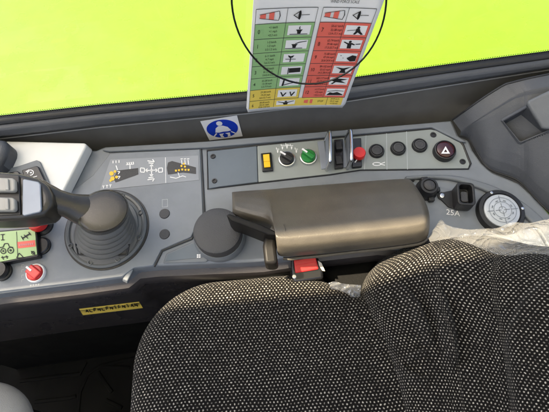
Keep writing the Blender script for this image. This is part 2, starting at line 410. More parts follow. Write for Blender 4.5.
for i, a in enumerate((140, 112, 90, 68, 40)):
    x, y = 287+12.2*math.cos(R(a)), 159.3-12.2*math.sin(R(a))
    b.flat([(x-.9, y-1.3), (x+.9, y-1.3), (x+.4, y+1.4), (x-.4, y+1.4)], .0034)
    b.flat([(x-1.6, y-2.6), (x+1.6, y-2.6), (x+1.6, y-2.0), (x-1.6, y-2.0)], .0034)
    b.flat([(x-1.6, y-4.0), (x-1.0, y-4.0), (x-1.0, y-2.6), (x-1.6, y-2.6)], .0034)
b.flat([(284, 145.6), (290, 145), (290, 145.6), (284, 146.2)], .0034)
obj('legend', b, m_print, con)
# --- guarded switches
def guard(px0, py0, px1, py1):
    top = C(px0, py0, .004); bot = C(px1, py1, .004)
    d = CN*.024 + CX*.004
    pl = B(); w = CX*.0042
    path = [top, top+d*.75+CY*.000, top+d-CY*.004, bot+d+CY*.006, bot+d*.7+CY*.001, bot]
    pl.tube(crom(path, 6), .0026, 10)
    o = obj('switch_guard', pl, m_silver, con, smooth=True)
    side = B().prism([top-CX*.0005, bot-CX*.0005, bot+d*.92+CY*.006-CX*.0005, top+d*.92-CY*.004-CX*.0005], [top+CX*.0008, bot+CX*.0008, bot+d*.92+CY*.006+CX*.0008, top+d*.92-CY*.004+CX*.0008])
    obj('guard_web', side, m_silverp, o)
    obj('guard_foot', B().box(C((px0+px1)/2-3.4, (py0+py1)/2, .003), CX, CY, CN, mpp(px0, py0)*6.5, (top-bot).length*.94, .0016), m_silverp, o, bevel=.0005)
def guard_switch(pxs, name='toggle_switch'):
    o = obj(name, B().plate(pxs, .003, .009), m_blkg, con, bevel=.001); return o
g = guard_switch([(334.2, 139.5), (343, 138.6), (343.6, 167.2), (334.8, 168.2)])
k = mpp(338, 152)
obj('toggle_key', B().box(C(338.6, 147, .009), CX, CY, CN, 6.5*k, 9*k, .006), m_blk, g, bevel=.001)
obj('toggle_key', B().box(C(338.9, 160.5, .009), CX, CY, CN, 6.5*k, 9*k, .003), m_blk, g, bevel=.001)
g = guard_switch([(351.5, 138.6), (361.2, 137.8), (362.2, 166.2), (352.4, 167.2)])
guard(325.4, 140.5, 326.6, 170.0)
guard(345.6, 139, 347.2, 168.6)
kk = mpp(358, 153)
rb = obj('push_button', B().lathe(C(358.7, 155, .008), CN, [(6.2*kk, 0), (6.2*kk, .007), (5.6*kk, .0085), (.00001, .009)], 36), m_red, con, smooth=True)
obj('button_mark', B().flat([(354.5, 162.2), (356.6, 159.6), (357.3, 160.1), (355.2, 162.8)], .0095), m_print, con)
# --- three dark round push buttons
for x, y in ((376.4, 151.6), (397.9, 149), (419.3, 146)):
    c = C(x, y, .003); k = mpp(x, y)*7.5
    o = obj('round_button', B().lathe(c, CN, [(k*1.02, 0), (k*1.0, .003), (k*.9, .0044), (k*.80, .0046), (k*.76, .003), (.00001, .003)], 36), m_blk, con, smooth=True)
    obj('button_face', B().lathe(c, CN, [(k*.70, .0025), (k*.68, .0052), (k*.45, .0056), (k*.42, .005), (.00001, .005)], 32), m_cap, o, smooth=True)
    mk = B()
    for a in (0, 1, 2):
        mk.flat([(x-2.2+a*1.6, y-1.2), (x-1.5+a*1.6, y-1.2), (x-1.5+a*1.6, y+1.2), (x-2.2+a*1.6, y+1.2)], .0083)
    obj('button_mark', mk, m_cap, o)
# fish-like outline symbol
sy = B()
P_ = circ(376.8, 164, 4.4, 22, 1.9); Q_ = circ(376.8, 164, 3.5, 22, 1.15)
for i in range(22):
    j = (i+1) % 22; sy.flat([P_[i], P_[j], Q_[j], Q_[i]], .0034)
sy.flat([(380.6, 163.4), (385, 161.8), (385, 162.6), (381.4, 163.9)], .0034); sy.flat([(380.6, 164.6), (385, 165.6), (385, 164.9), (381.4, 164)], .0034)
obj('symbol', sy, m_print, con)
# --- hazard button
c = C(443.5, 152.5, .003); k = mpp(443, 152)*10.7
hz = obj('hazard_button', B().lathe(c, CN, [(k*1.02, 0), (k*1.02, .006), (k*.96, .0085), (k*.86, .009), (k*.82, .007), (.00001, .007)], 44), m_blk, con, smooth=True)
obj('hazard_lens', B().lathe(c, CN, [(k*.80, .006), (k*.78, .0095), (k*.55, .0108), (.00001, .0112)], 40), m_hazard, hz, smooth=True)
tc_ = (445.6, 151.2); hb = B()
ou = [(tc_[0]+5.2*math.cos(R(a)), tc_[1]+5.0*math.sin(R(a))) for a in (-90, 30, 150)]; inn = [(tc_[0]+2.0*math.cos(R(a)), tc_[1]+1.9*math.sin(R(a))) for a in (-90, 30, 150)]
for i in range(3): hb.flat([ou[i], ou[(i+1) % 3], inn[(i+1) % 3], inn[i]], .0150)
obj('hazard_triangle', hb, m_print, hz)

# --- decal drawings on the left film
H = .0036
b = B(); b.flat([(117.5, 170.5), (138.2, 168), (138.4, 174.4), (115.5, 182.5), (113.5, 178)], H)
b.flat([(168, 162.5), (172, 161), (196, 167.4), (196, 174), (183, 172.5), (168, 174.6), (166.8, 168)], H)
each('lever_drawing', islands(b), m_cap, con)
b = B()
for x, y, r in ((111.5, 173.5, 2.3), (115, 171.5, 1.4), (112.5, 178.5, 2.2), (116.5, 177, 1.5), (110.5, 180.5, 1.3)): b.flat(circ(x, y, r, 8), H+.0003)
for x, y in ((181.5, 166), (185, 166.6), (182.3, 169.5), (185.6, 169.8), (188.6, 169.9), (176, 170.6), (179, 170.2), (184, 163.8)): b.flat([(x-1, y-.9), (x+1, y-.9), (x+.7, y+.9), (x-.9, y+.9)], H+.0003)
each('yellow_symbol', islands(b), m_yel, con)
b = B()
def stroke(x0, y0, x1, y1, w=.5):
    dx, dy = x1-x0, y1-y0; l = math.hypot(dx, dy) or 1; nx, ny = -dy/l*w, dx/l*w
    b.flat([(x0+nx, y0+ny), (x1+nx, y1+ny), (x1-nx, y1-ny), (x0-nx, y0-ny)], H+.0002)
cx, cy = 151.5, 170.3
stroke(cx-6, cy+.3, cx+6, cy-.3); stroke(cx-.2, cy-6, cx+.2, cy+6)
for s in (-1, 1):
    stroke(cx+s*7, cy-2, cx+s*7, cy+2); stroke(cx+s*7, cy-2, cx+s*11, cy-2.4); stroke(cx+s*11, cy-2.4, cx+s*11, cy+1.7); stroke(cx+s*7, cy+2, cx+s*11, cy+1.7)
    stroke(cx-4, cy+s*9.5, cx+3, cy+s*8.3); stroke(cx+3, cy+s*8.3, cx+1, cy+s*11); stroke(cx-3, cy+s*7.5, cx+2, cy+s*6.8)
    stroke(cx+s*4, cy-1.6, cx+s*6, cy); stroke(cx+s*4, cy+1.6, cx+s*6, cy); stroke(cx-1.6, cy+s*4, cx, cy+s*6); stroke(cx+1.6, cy+s*4, cx, cy+s*6)
b.flat(circ(cx, cy, 1.5, 10), H+.0002)
for x, y in ((113, 162), (116, 161.8), (119, 161.5)): stroke(x, y-1.3, x, y+1.3, .45)
for x, y in ((127, 163.4), (129, 163.2), (131, 163), (133, 162.8)): stroke(x, y-1, x+.6, y+1, .55)
stroke(116, 165.5, 117.5, 170); stroke(130, 165, 130, 169); stroke(126, 164.8, 134, 164.2, .35)
for x, y in ((117.5, 172.8), (117.7, 177.5)): stroke(x, y-1.2, x+2.4, y-1.2, .4); stroke(x+2.4, y-1.2, x+.6, y+1.4, .4)
for x, y in ((103.5, 187), (107, 186.4), (110.5, 186)): stroke(x-1.2, y-1, x+1.2, y-1.1, .4); stroke(x, y-1, x, y+1.4, .4)
for x in (181.5, 184.8, 188): stroke(x, 160, x+.6, 164.5, .4); stroke(x-1, 159, x+1.3, 158.8, .4)
stroke(170, 177, 176, 178.3, .4); stroke(176, 178.3, 183, 175.8, .4); stroke(178, 172.4, 179.6, 177, .35); stroke(183, 176, 186, 177, .35)
stroke(165.4, 157.4, 165.8, 183, .3)
obj('legend', b, m_print, con)
# --- two blanking discs, faint outline
for x, y in ((164.6, 213.8), (164.6, 234.3)):
    kq = mpp(x, y)*5
    obj('blanking_plug', B().lathe(C(x, y, .0028), CN, [(kq*1.05, 0), (kq*1.03, .0008), (kq*.95, .0014), (.00001, .0014)], 30), m_cap, con, smooth=True)
b = B(); H2 = .0031
for x0, y0, x1, y1 in ((162, 199.4, 167.2, 199), (162, 206.8, 167.4, 206.4)): b.flat([(x0, y0), (x1, y1), (x1, y1+.5), (x0, y0+.5)], H2)
for x0, y0, x1, y1 in ((162, 199.4, 162, 207), (167.2, 199, 167.4, 206.8)): b.flat([(x0, y0), (x0+.5, y0), (x1+.5, y1), (x1, y1)], H2)
obj('legend', b, m_printg, con)
# --- triangular pocket with white icon
obj('pocket_rim', B().plate([(163, 263), (166.2, 253.4), (196, 240), (203, 238), (210, 257.5), (206, 262)], .0004, .0030), m_lip, con, bevel=.001)
obj('pocket_floor', B().plate([(165.4, 261.2), (167.6, 254.6), (196, 242.2), (200, 241), (206, 256.8)], .0031, .0036), m_plate, con)
b = B()
for dx in (0, 2):
    for dy in (0, 2): b.flat([(196.8+dx, 254.3+dy), (198.4+dx, 254.1+dy), (198.5+dx, 255.7+dy), (196.9+dx, 255.9+dy)], .0040)
obj('icon', b, m_print, con)

# --- socket field with the curved lip around it
def band(inner, outer, n=6):
    a = crom(inner, n); c_ = crom(outer, n); return [(p.x, p.y) for p in a] + [(p.x, p.y) for p in reversed(c_)]
IN = [(405, 179), (425, 178), (445, 178.5), (462, 182), (486, 190.5), (508, 203.5), (530, 220), (545, 240), (556, 265)]
OU = [(405, 175.8), (425, 174.4), (447, 174.5), (465, 177), (491, 184.5), (514, 195.5), (537, 212), (554, 232), (568, 258)]
obj('curved_lip', B().plate(band(IN, OU), .0003, .007), m_lip, con, bevel=.0025)
obj('seam', B().tube([C(p.x, p.y, .001) for p in crom(IN, 6)], .0012), m_blk, con)
FL = [(406, 180)] + [(p.x-.6, p.y+1.2) for p in crom(IN, 4)] + [(552, 290), (430, 270)]
obj('socket_plate', B().plate(FL, .0003, .0012), m_console, con)
# 12 V cap
c = C(426, 190.5, .0012); k = mpp(426, 190)
pw = obj('power_socket', B().lathe(c, CN, [(11.2*k, 0), (11*k, .004), (9.6*k, .006), (9.2*k, .014), (8.2*k, .017), (6.4*k, .0172), (6*k, .0155), (.00001, .0155)], 40), m_blk, con, smooth=True)
obj('cap_dome', B().lathe(c, CN, [(5.4*k, .0150), (5.2*k, .0178), (4*k, .0192), (.00001, .0195)], 32), m_cap, pw, smooth=True)
obj('cap_tab', B().box(c - CY*(11*k)+CX*(2*k), CX, CY, CN, 6*k, 5*k, .007), m_blk, pw, bevel=.0015)
obj('cap_tab', B().box(c + CY*(10*k)-CX*(1*k), CX, CY, CN, 7*k, 4*k, .010), m_blk, pw, bevel=.0015)
obj('cap_tab', B().box(c + CX*(10.2*k)-CY*(2*k), CX, CY, CN, 4*k, 5*k, .008), m_blk, pw, bevel=.0015)
# flanged outlet
k = mpp(457, 198)
fl = B(); e = [C(437.5, 195.5, .001), C(472.5, 206, .001)]
dirf = (e[1]-e[0]).normalized(); perp = CN.cross(dirf); r_ = 4.2*k; big = 9.5*k
pts = []
for a in range(90, 271, 15): pts.append(e[0] + dirf*(4*k) + dirf*(r_*math.cos(R(a))) + perp*(r_*math.sin(R(a))))
mid = (e[0]+e[1])/2
pts += [mid - dirf*(5*k) - perp*big, mid + dirf*(5*k) - perp*big]
for a in range(-90, 91, 15): pts.append(e[1] - dirf*(4*k) + dirf*(r_*math.cos(R(a))) + perp*(r_*math.sin(R(a))))
pts += [mid + dirf*(5*k) + perp*big, mid - dirf*(5*k) + perp*big]
so = obj('flanged_outlet', B().prism(pts, [p+CN*.003 for p in pts]), m_blk, con, bevel=.0008)
rim = B()
def rr(cx, cy, w, h, r, n=5):
    o = []
    for sx, sy, a0 in ((1, 1, 0), (-1, 1, 90), (-1, -1, 180), (1, -1, 270)):
        for i in range(n+1):
            a = R(a0+90*i/n); o.append((cx+sx*(w/2-r)+r*math.cos(a), cy+sy*(h/2-r)+r*math.sin(a)))
    return o
mo = C(461, 199.5, .004)
ax2 = (CX*.985 - CY*.17).normalized(); ay2 = CN.cross(ax2)
out_ = [mo + ax2*(x*k) + ay2*(y*k) for x, y in rr(0, 0, 17, 24, 4)]
in_ = [mo + ax2*(x*k) + ay2*(y*k) for x, y in rr(0, 0, 12, 19, 3)]
n_ = len(out_); hh = .020
vs = out_ + [p+CN*hh for p in out_] + [p+CN*hh for p in in_] + [p+CN*.005 for p in in_]
fs = [tuple(range(3*n_, 4*n_))]
for l in range(3):
    for i in range(n_): fs.append((l*n_+i, l*n_+(i+1) % n_, (l+1)*n_+(i+1) % n_, (l+1)*n_+i))
obj('outlet_shroud', B().add(vs, fs), m_blk, so, bevel=.0012)
obj('outlet_core', B().prism([mo + ax2*(x*k) + ay2*(y*k)+CN*.005 for x, y in rr(0, -1, 8, 12, 2)], [mo + ax2*(x*k) + ay2*(y*k)+CN*.013 for x, y in rr(0, -1, 7, 11, 2)]), m_cap, so, bevel=.001)
for ex in (441.5, 468.6):
    pc = e[0]+dirf*(4*k) if ex < 450 else e[1]-dirf*(4*k)
    obj('outlet_screw', B().lathe(pc+CN*.003, CN, [(2.6*k, 0), (2.6*k, .001), (2*k, .0016), (1.2*k, .0016), (1*k, .0006), (.00001, .0006)], 20), m_silver if ex < 450 else m_blk, so, smooth=True)
vs, fs = text_tris('25A', 1)
o_ = C(453, 213, .0017); sc_ = 8.2*mpp(453, 213); ax3 = (CX*.96-CY*.26).normalized(); ay3 = CN.cross(ax3)
obj('lettering', B().add([o_ + ax3*(x*sc_) + ay3*(y*sc_) for x, y in vs], fs), m_print, con)
# spirit level
c = C(499, 213, .0012); k = mpp(499, 213)
lv = obj('spirit_level', B().lathe(c, CN, [(23*k, 0), (22.8*k, .007), (21.8*k, .009), (18.6*k, .0095), (17.6*k, .0075), (.00001, .0070)], 56), m_blk, con, smooth=True)
obj('level_face', B().lathe(c, CN, [(17.3*k, .0065), (17*k, .0095), (15.6*k, .0105), (.00001, .0112)], 56), m_gauge, lv, smooth=True)
b = B(); h_ = .0117
def ring_poly(rad, w):
    for i in range(48):
        a0, a1 = 2*math.pi*i/48, 2*math.pi*(i+1)/48
        f = lambda r, a: c + CX*(r*k*math.cos(a)) + CY*(r*k*math.sin(a)) + CN*h_
        b.poly([f(rad-w, a0), f(rad+w, a0), f(rad+w, a1), f(rad-w, a1)])
for rad in (3.5, 8.5, 13): ring_poly(rad, .20)
for a in (0, 90, 180, 270):
    d_ = CX*math.cos(R(a)) + CY*math.sin(R(a)); e_ = CN.cross(d_)
    for r0, r1 in ((1.2, 7), (8.5, 15)):
        b.poly([c+d_*(r0*k)-e_*(.25*k)+CN*h_, c+d_*(r1*k)-e_*(.25*k)+CN*h_, c+d_*(r1*k)+e_*(.25*k)+CN*h_, c+d_*(r0*k)+e_*(.25*k)+CN*h_])
for a in range(20, 360, 45):
    d_ = CX*math.cos(R(a)) + CY*math.sin(R(a)); e_ = CN.cross(d_)
    b.poly([c+d_*(9.6*k)-e_*(1.3*k)+CN*h_, c+d_*(10.5*k)-e_*(1.3*k)+CN*h_, c+d_*(10.5*k)+e_*(1.3*k)+CN*h_, c+d_*(9.6*k)+e_*(1.3*k)+CN*h_])
obj('level_scale', b, m_lip, lv)
for a in (105, 255, 0):
    d_ = CX*math.cos(R(a)) + CY*math.sin(R(a))
    obj('level_screw', B().lathe(c+d_*(20.2*k)+CN*.0092, CN, [(1.5*k, 0), (1.4*k, .0008), (.00001, .001)], 14), m_silver, lv, smooth=True)

# --- knobs on the left end
def mush(px, py, r, m_, name, ht=.022, H=.0028):
    c = C(px, py, H); k = mpp(px, py)*r
    o = obj(name, B().lathe(c, CN, [(k*1.08, 0), (k*1.06, .003), (k*.75, .0045), (k*.72, ht*.45), (.00001, ht*.45)], 36), m_blk, con, smooth=True)
    obj('knob_cap', B().lathe(c, CN, [(k*.66, ht*.4), (k*.98, ht*.52), (k, ht*.75), (k*.88, ht*.95), (.00001, ht)], 36), m_, o, smooth=True)
    return o
mush(43.5, 226, 9.4, m_red, 'push_button')
mush(42.5, 246.5, 8.2, m_blk, 'turn_knob', .0065)
mush(3.5, 272, 8.6, m_blk, 'turn_knob', .014)
rotary(36.5, 273.5, 9.6, m_red, m_card, 140, H=.0028, ht=.0098, name='turn_knob', gw=.95)
b = B()
for i, y in enumerate((266, 271, 276.5, 281)): b.flat([(21.5, y-1.6), (24, y-1.8), (24, y-1.3), (21.5, y-1.1)], .0031); b.flat([(21.5, y-1.6), (22, y-1.6), (22, y+1.2), (21.5, y+1.2)], .0031)
for i in range(4): b.flat([(30+i*2.6, 284.6-i*.35), (31.6+i*2.6, 284.4-i*.35), (31.6+i*2.6, 286-i*.35), (30+i*2.6, 286.2-i*.35)], .0031)
obj('legend', b, m_printg, con)

# --- skirt
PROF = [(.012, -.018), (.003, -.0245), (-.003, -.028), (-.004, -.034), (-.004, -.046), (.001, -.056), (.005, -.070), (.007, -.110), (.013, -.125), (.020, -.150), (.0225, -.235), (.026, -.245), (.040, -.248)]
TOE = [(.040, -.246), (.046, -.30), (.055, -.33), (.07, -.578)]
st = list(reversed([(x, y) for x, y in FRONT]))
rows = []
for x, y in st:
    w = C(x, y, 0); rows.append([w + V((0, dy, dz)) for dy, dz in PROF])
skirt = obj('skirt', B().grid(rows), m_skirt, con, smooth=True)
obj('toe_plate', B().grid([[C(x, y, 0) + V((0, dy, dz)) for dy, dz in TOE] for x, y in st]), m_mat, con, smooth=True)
# end ridge of the skirt beneath the joystick
obj('skirt_step', B().prism([C(122, 281, -.01), C(128, 284, -.01), C(135, 270.5, -.01), C(130, 269, -.01)], [C(122.5, 279, .001), C(127.5, 281, .001), C(133.5, 269, .001), C(129.5, 268, .001)]), m_console, con, bevel=.0015)

# yellow strip with black marks, on the skirt
bpy.context.view_layer.update()
TS = bvh_of(skirt)
def skin(pxs, off=.001, t=None):
    return [hit(t or TS, x, y, off) for x, y in pxs]
def strip_grid(x0, x1, ya, yb, n, off):
    rows_ = []
    for j in range(13):
        r_ = []
        for i in range(n+1):
            f = i/n; x = x0+(x1-x0)*f + j*.33; y = (ya+(yb-ya)*f) + j*.53
            r_.append(hit(TS, x, y, off))
        rows_.append(r_)
    return rows_
try:
    ws = thing('warning_strip', hit(TS, 112, 308), 'narrow yellow strip with black lettering stuck on the dark console skirt', 'sticker')
    obj('strip', B().grid(strip_grid(79, 139, 308.8, 301.6, 60, .0016)), m_yelp, ws)
    b = B()
    GL = ([(0, 3, 1.3, 0), (1.3, 0, 2.6, 3), (.6, 2, 2, 2)], [(0, 0, 0, 3), (0, 0, 2.4, 0), (0, 1.5, 2, 1.5)], [(0, 0, 2.4, 0), (1.2, 0, 1.2, 3)], [(0, 0, 0, 3), (0, 3, 2.2, 3)], [(0, 3, 0, 0), (0, 0, 2.2, 3), (2.2, 3, 2.2, 0)])
    for i in range(13):
        gx = 85+i*4.1; gy = 310.0-(gx-80)*.12
        for (xa, ya_, xb, yb_) in GL[(i*3+i//4) % 5]:
            pa = (gx+xa*1.1+ya_*.35, gy+ya_*.95); pb = (gx+xb*1.1+yb_*.35, gy+yb_*.95)
            dx, dy = pb[0]-pa[0], pb[1]-pa[1]; l_ = math.hypot(dx, dy); nx, ny = -dy/l_*.42, dx/l_*.42
            b.poly(skin([(pa[0]+nx, pa[1]+ny), (pb[0]+nx, pb[1]+ny), (pb[0]-nx, pb[1]-ny), (pa[0]-nx, pa[1]-ny)], .0026))
    obj('lettering', b, m_black, ws)
except Exception as ex_: print('strip', ex_)

# ================================================================== joystick
base = C(107, 229, .0028); kj = mpp(107, 229)
joy = thing('control_joystick', base, 'black control joystick with ribbed rubber boot and grip turned left', 'joystick')
obj('base_ring', B().lathe(base, CN, [(40.5*kj, 0), (40.3*kj, .004), (38.5*kj, .006), (36.5*kj, .0055), (35.5*kj, .0035), (33*kj, .0045), (32.5*kj, .008), (29*kj, .009), (.00001, .009)], 72), m_ring, joy, smooth=True)
obj('ring_gasket', B().lathe(base, CN, [(42.3*kj, -.0005), (42.2*kj, .0012), (40.6*kj, .0014), (40.6*kj, .0002)], 72), m_blk, joy, smooth=True)
for a in (205, 250, 292, 338, 20, 65, 115, 160):
    d_ = CX*math.cos(R(a)) + CY*math.sin(R(a))
    obj('ring_screw', B().lathe(base+d_*(36.6*kj)+CN*.0035, CN, [(2.6*kj, 0), (2.5*kj, .0035), (1.7*kj, .004), (1.2*kj, .0022), (.00001, .0022)], 16), m_ring, joy, smooth=True)
# bellows leaning a little to the left
rows = []
NB = 5
lev = [(0, 33.5)]
for i in range(NB):
    r0 = 31.5 - i*1.2
    lev += [(i*.0094+.004, r0-4.2), (i*.0094+.0068, r0-.6), (i*.0094+.0092, r0), (i*.0094+.0118, r0-1.4), (i*.0094+.0134, r0-4.4)]
def jx(h): return 105.5 - 1.5*h/.05, 235 - 19*h/.05
for hgt, r in lev:
    px_, py_ = jx(hgt); cc = C(px_, py_, .0028+.006+hgt); kq = mpp(px_, py_, hgt+.009)
    rows.append([cc + CX*(r*kq*math.cos(2*math.pi*k_/64)) + CY*(r*kq*.90*math.sin(2*math.pi*k_/64)) for k_ in range(65)])
obj('rubber_boot', B().grid(rows), m_boot, joy, smooth=True)
# little clasp clips at the boot's foot
for px, py, s in ((84, 253, -1), (121, 253, 1)):
    obj('boot_clip', B().tube([C(px-s*4, py-3, .012), C(px-s*5.5, py-1, .016), C(px-s*2, py+2.4, .013), C(px+s*6, py+1.5, .013), C(px+s*7.5, py-6, .016), C(px+s*8, py-9, .02)], .0013, 8), m_blk, joy, smooth=True)
# grip: a swept arm from the boot's top bending left and up
secs = [(102, 219, .050, 25, 20), (101.5, 214, .062, 26.5, 22), (101, 209, .076, 25.5, 18)]
rows = []
kn = [(22.5, .046, 1.5), (24.5, .056, 1), (26.0, .066, .5), (26.7, .075, 0), (26.6, .082, 0), (25.9, .0865, 0), (24.4, .0892, 0), (22, .0903, 0), (16, .0911, 0), (8, .0916, 0), (.01, .0918, 0)]
for r, hgt, dy in kn:
    f = min(1, (hgt-.046)/.03); cc = C(103.5-f, 217-6*f, hgt); kq = mpp(103, 212, hgt)
    rows.append([cc + CX*(r*kq*math.cos(2*math.pi*k_/64)) + CY*(r*kq*.88*math.sin(2*math.pi*k_/64)) for k_ in range(65)])
obj('knob', B().grid(rows), m_handle, joy, smooth=True)
def sweep(name, secs, m_, seg=28, parent=joy, sub=0):
    # secs: px, py, height over console, half-width across (units), half-thickness (m)
    cs = [C(x, y, h) for x, y, h, a, t in secs]; rows = []
    for i, (x, y, h, a, t) in enumerate(secs):
        A = cs[max(0, i-1)]; Bp = cs[min(len(cs)-1, i+1)]
        d = (Bp-A).normalized(); e = CN - d*CN.dot(d); e.normalize(); g = d.cross(e)
        kk_ = mpp(x, y, h); rows.append([cs[i] + g*(a*kk_*math.cos(2*math.pi*k_/seg)) + e*(t*math.sin(2*math.pi*k_/seg)) for k_ in range(seg+1)])
    return obj(name, B().grid(rows), m_, parent, smooth=True)
arm = [(106, 214, .066, 11, .012), (98, 213, .071, 17, .0165), (88, 211, .077, 17.5, .0165), (78, 208.4, .083, 15, .015), (68, 205.2, .090, 12.6, .0135), (57, 202, .096, 13, .0135), (48, 199.6, .100, 15.5, .014), (40, 198, .103, 19, .0145), (30, 197.3, .103, 20, .013)]
arm2 = []
for i in range(len(arm)-1):
    for q in range(4):
        t = q/4; t2 = t*t*(3-2*t)
        arm2.append(tuple(a*(1-t)+b_*t for a, b_ in zip(arm[i], arm[i+1])))
arm2.append(arm[-1])
sweep('grip_neck', arm2, m_handle)
HH = .118
head = [(-45, 168), (0, 170.3), (20, 172), (38, 177), (47, 184), (51.5, 193), (52, 201), (48.5, 210), (42, 214.5), (20, 218.5), (0, 219.5), (-45, 220)]
obj('grip_head', B().plate(head, HH-.034, HH), m_handle, joy, bevel=.007, seg=5)
obj('face_plate', B().plate([(-45, 171.5), (0, 173.4), (19, 175.3), (20.5, 214.5), (0, 215.6), (-45, 216)], HH+.0003, HH+.0022), m_blk, joy, bevel=.0008)
obj('silver_panel', B().plate([(22.4, 180), (24, 178.8), (38, 181.6), (40.2, 184), (41.4, 209.5), (39.6, 212), (24, 215.6), (22, 214.4)], HH+.0004, HH+.003), m_silverp, joy, bevel=.001)
for y0 in (176.8, 196.3):
    rs = obj('thumb_rocker', B().plate([(-40, y0-.5), (12.5, y0+1), (14.5, y0+3), (15, y0+12), (13, y0+14.2), (-40, y0+14)], HH+.0020, HH+.0085), m_rocker, joy, bevel=.0025)
    obj('rocker_rib', B().plate([(4.5, y0+1.6), (8, y0+1.8), (8.6, y0+13), (5, y0+13)], HH+.0088, HH+.0108), m_rocker, rs, bevel=.0008)

# ================================================================== label plate (green)
lb = thing('label_plate', C(5, 246, .003), 'green label plate with vehicle drawing and red bar beside the red buttons', 'sign')
LH = .014
obj('plate_holder', B().plate([(-60, 236), (0, 230.6), (35.2, 227.5), (36.6, 229), (38.4, 255), (37.4, 256.5), (0, 263.5), (-60, 272)], .003, LH), m_blk, lb, bevel=.001)
obj('green_face', B().plate([(-58, 237), (0, 232), (34.8, 229), (37, 254.3), (0, 261.8), (-58, 270)], LH+.0003, LH+.0008), m_greenl, lb)
obj('red_bar', B().flat([(17.2, 242), (35, 240), (35.6, 246.4), (18, 248.4)], LH+.0012), m_redp, lb)
b = B()
def fl2(p): b.flat(p, LH+.0014)
def st2(x0, y0, x1, y1, w=.45):
    dx, dy = x1-x0, y1-y0; l = math.hypot(dx, dy) or 1; nx, ny = -dy/l*w, dx/l*w
    fl2([(x0+nx, y0+ny), (x1+nx, y1+ny), (x1-nx, y1-ny), (x0-nx, y0-ny)])
def ringp(x, y, r, w=.55):
    o_, i_ = circ(x, y, r, 16), circ(x, y, r-w*1.6, 16)
    for i in range(16): fl2([o_[i], o_[(i+1) % 16], i_[(i+1) % 16], i_[i]])
ringp(3.2, 251, 3); ringp(10.5, 250.2, 3.4); ringp(3.2, 251, 1); ringp(10.5, 250.2, 1.2)
st2(0, 247.5, 3, 247); st2(3, 247, 4.5, 243.6); st2(4.5, 243.6, 8, 243.4); st2(8, 243.4, 9, 246.5); st2(9, 246.5, 13, 247.4); st2(-8, 249, 0, 247.5); st2(-8, 249, -9, 244)
st2(2.4, 234.5, 2.6, 240); st2(.4, 234.6, 4.6, 234.3); st2(1, 240, 4.4, 239.8)
st2(22, 238.5, 30, 233.5, .7); st2(21, 236, 23.4, 240); st2(28.5, 232, 31, 235.2); st2(23.8, 234.8, 28, 238.4)
st2(19, 253, 23.5, 258.2-.8); st2(19, 253, 16.5, 258); st2(16.5, 258, 23.5, 257.4); ringp(33, 252.8, 1.9); st2(31, 251, 35, 254.6)
st2(1, 257.6, 8, 256.4); st2(2, 256, 3.4, 259.6); st2(6, 255.4, 7.2, 258.6)
st2(16.4, 231.5, 17.6, 257.5, .25)
obj('drawing', b, m_black, lb)
b = B()
for i in range(7): b.flat([(19+i*2.1, 244.2-i*.23), (20.5+i*2.1, 244-i*.23), (20.7+i*2.1, 246-i*.23), (19.2+i*2.1, 246.2-i*.23)], LH+.0016)
obj('lettering', b, m_pink, lb)

# ================================================================== armrest
ar = thing('armrest', C(222, 235, .003), 'taupe folded armrest pad on a round dark pivot cap at the seat side', 'armrest')
TOPE = [(229.5, 197), (231.5, 191.5), (262, 187.8), (340, 182), (400, 178), (409, 178), (416, 186), (421.5, 197), (426, 210), (428.6, 222)]
# grid from the far edge to the near edge; profile bulges above the console
uu = [0, .02, .05, .1] + [.1+.8*i/16 for i in range(1, 17)] + [.93, .96, .985, 1.]
far = [(231.3, 191.5), (242, 190.3), (255, 189.2), (265, 188.4), (275, 187.4), (305, 184.6), (345, 181.6), (385, 178.4), (406, 177.6), (411, 179.6)]
near = [(231, 214.5), (252, 223), (273, 232), (278.5, 245), (280, 257.5), (310, 256.5), (350, 252), (393, 247.3), (421, 242.6), (428.2, 236)]
fp = crom([(x, y) for x, y in far], 6); npnts = crom([(x, y) for x, y in near], 6)
prof_v = [(0, .018), (.06, .034), (.2, .052), (.4, .068), (.58, .078), (.72, .080), (.84, .072), (.93, .056), (1, .032)]
rows = []
NV = 28
for j in range(NV+1):
    v = j/NV; row = []
    hb_ = interp(prof_v, v)
    for i, (a, c_) in enumerate(zip(fp, npnts)):
        u = i/(len(fp)-1)
        x = a.x*(1-v)+c_.x*v; y = a.y*(1-v)+c_.y*v
        # right end bulges outward
        x += 9.5*math.sin(math.pi*min(1, v*.98))*max(0, (u-.80)/.20)**2
        edge = min(1, min(u*2, 1-u)/.07); eh = math.sqrt(max(0, 1-(1-edge)**2))
        lft = min(1, max(0, u/.43)); lft = lft*lft*(3-2*lft)
        row.append(C(x, y, .014 + (hb_-.014)*(.45+.55*eh)*(.42+.58*lft)))
    rows.append(row)
pad = obj('pad', B().grid(rows), m_pad, ar, smooth=True, solid=.012, subsurf=1)
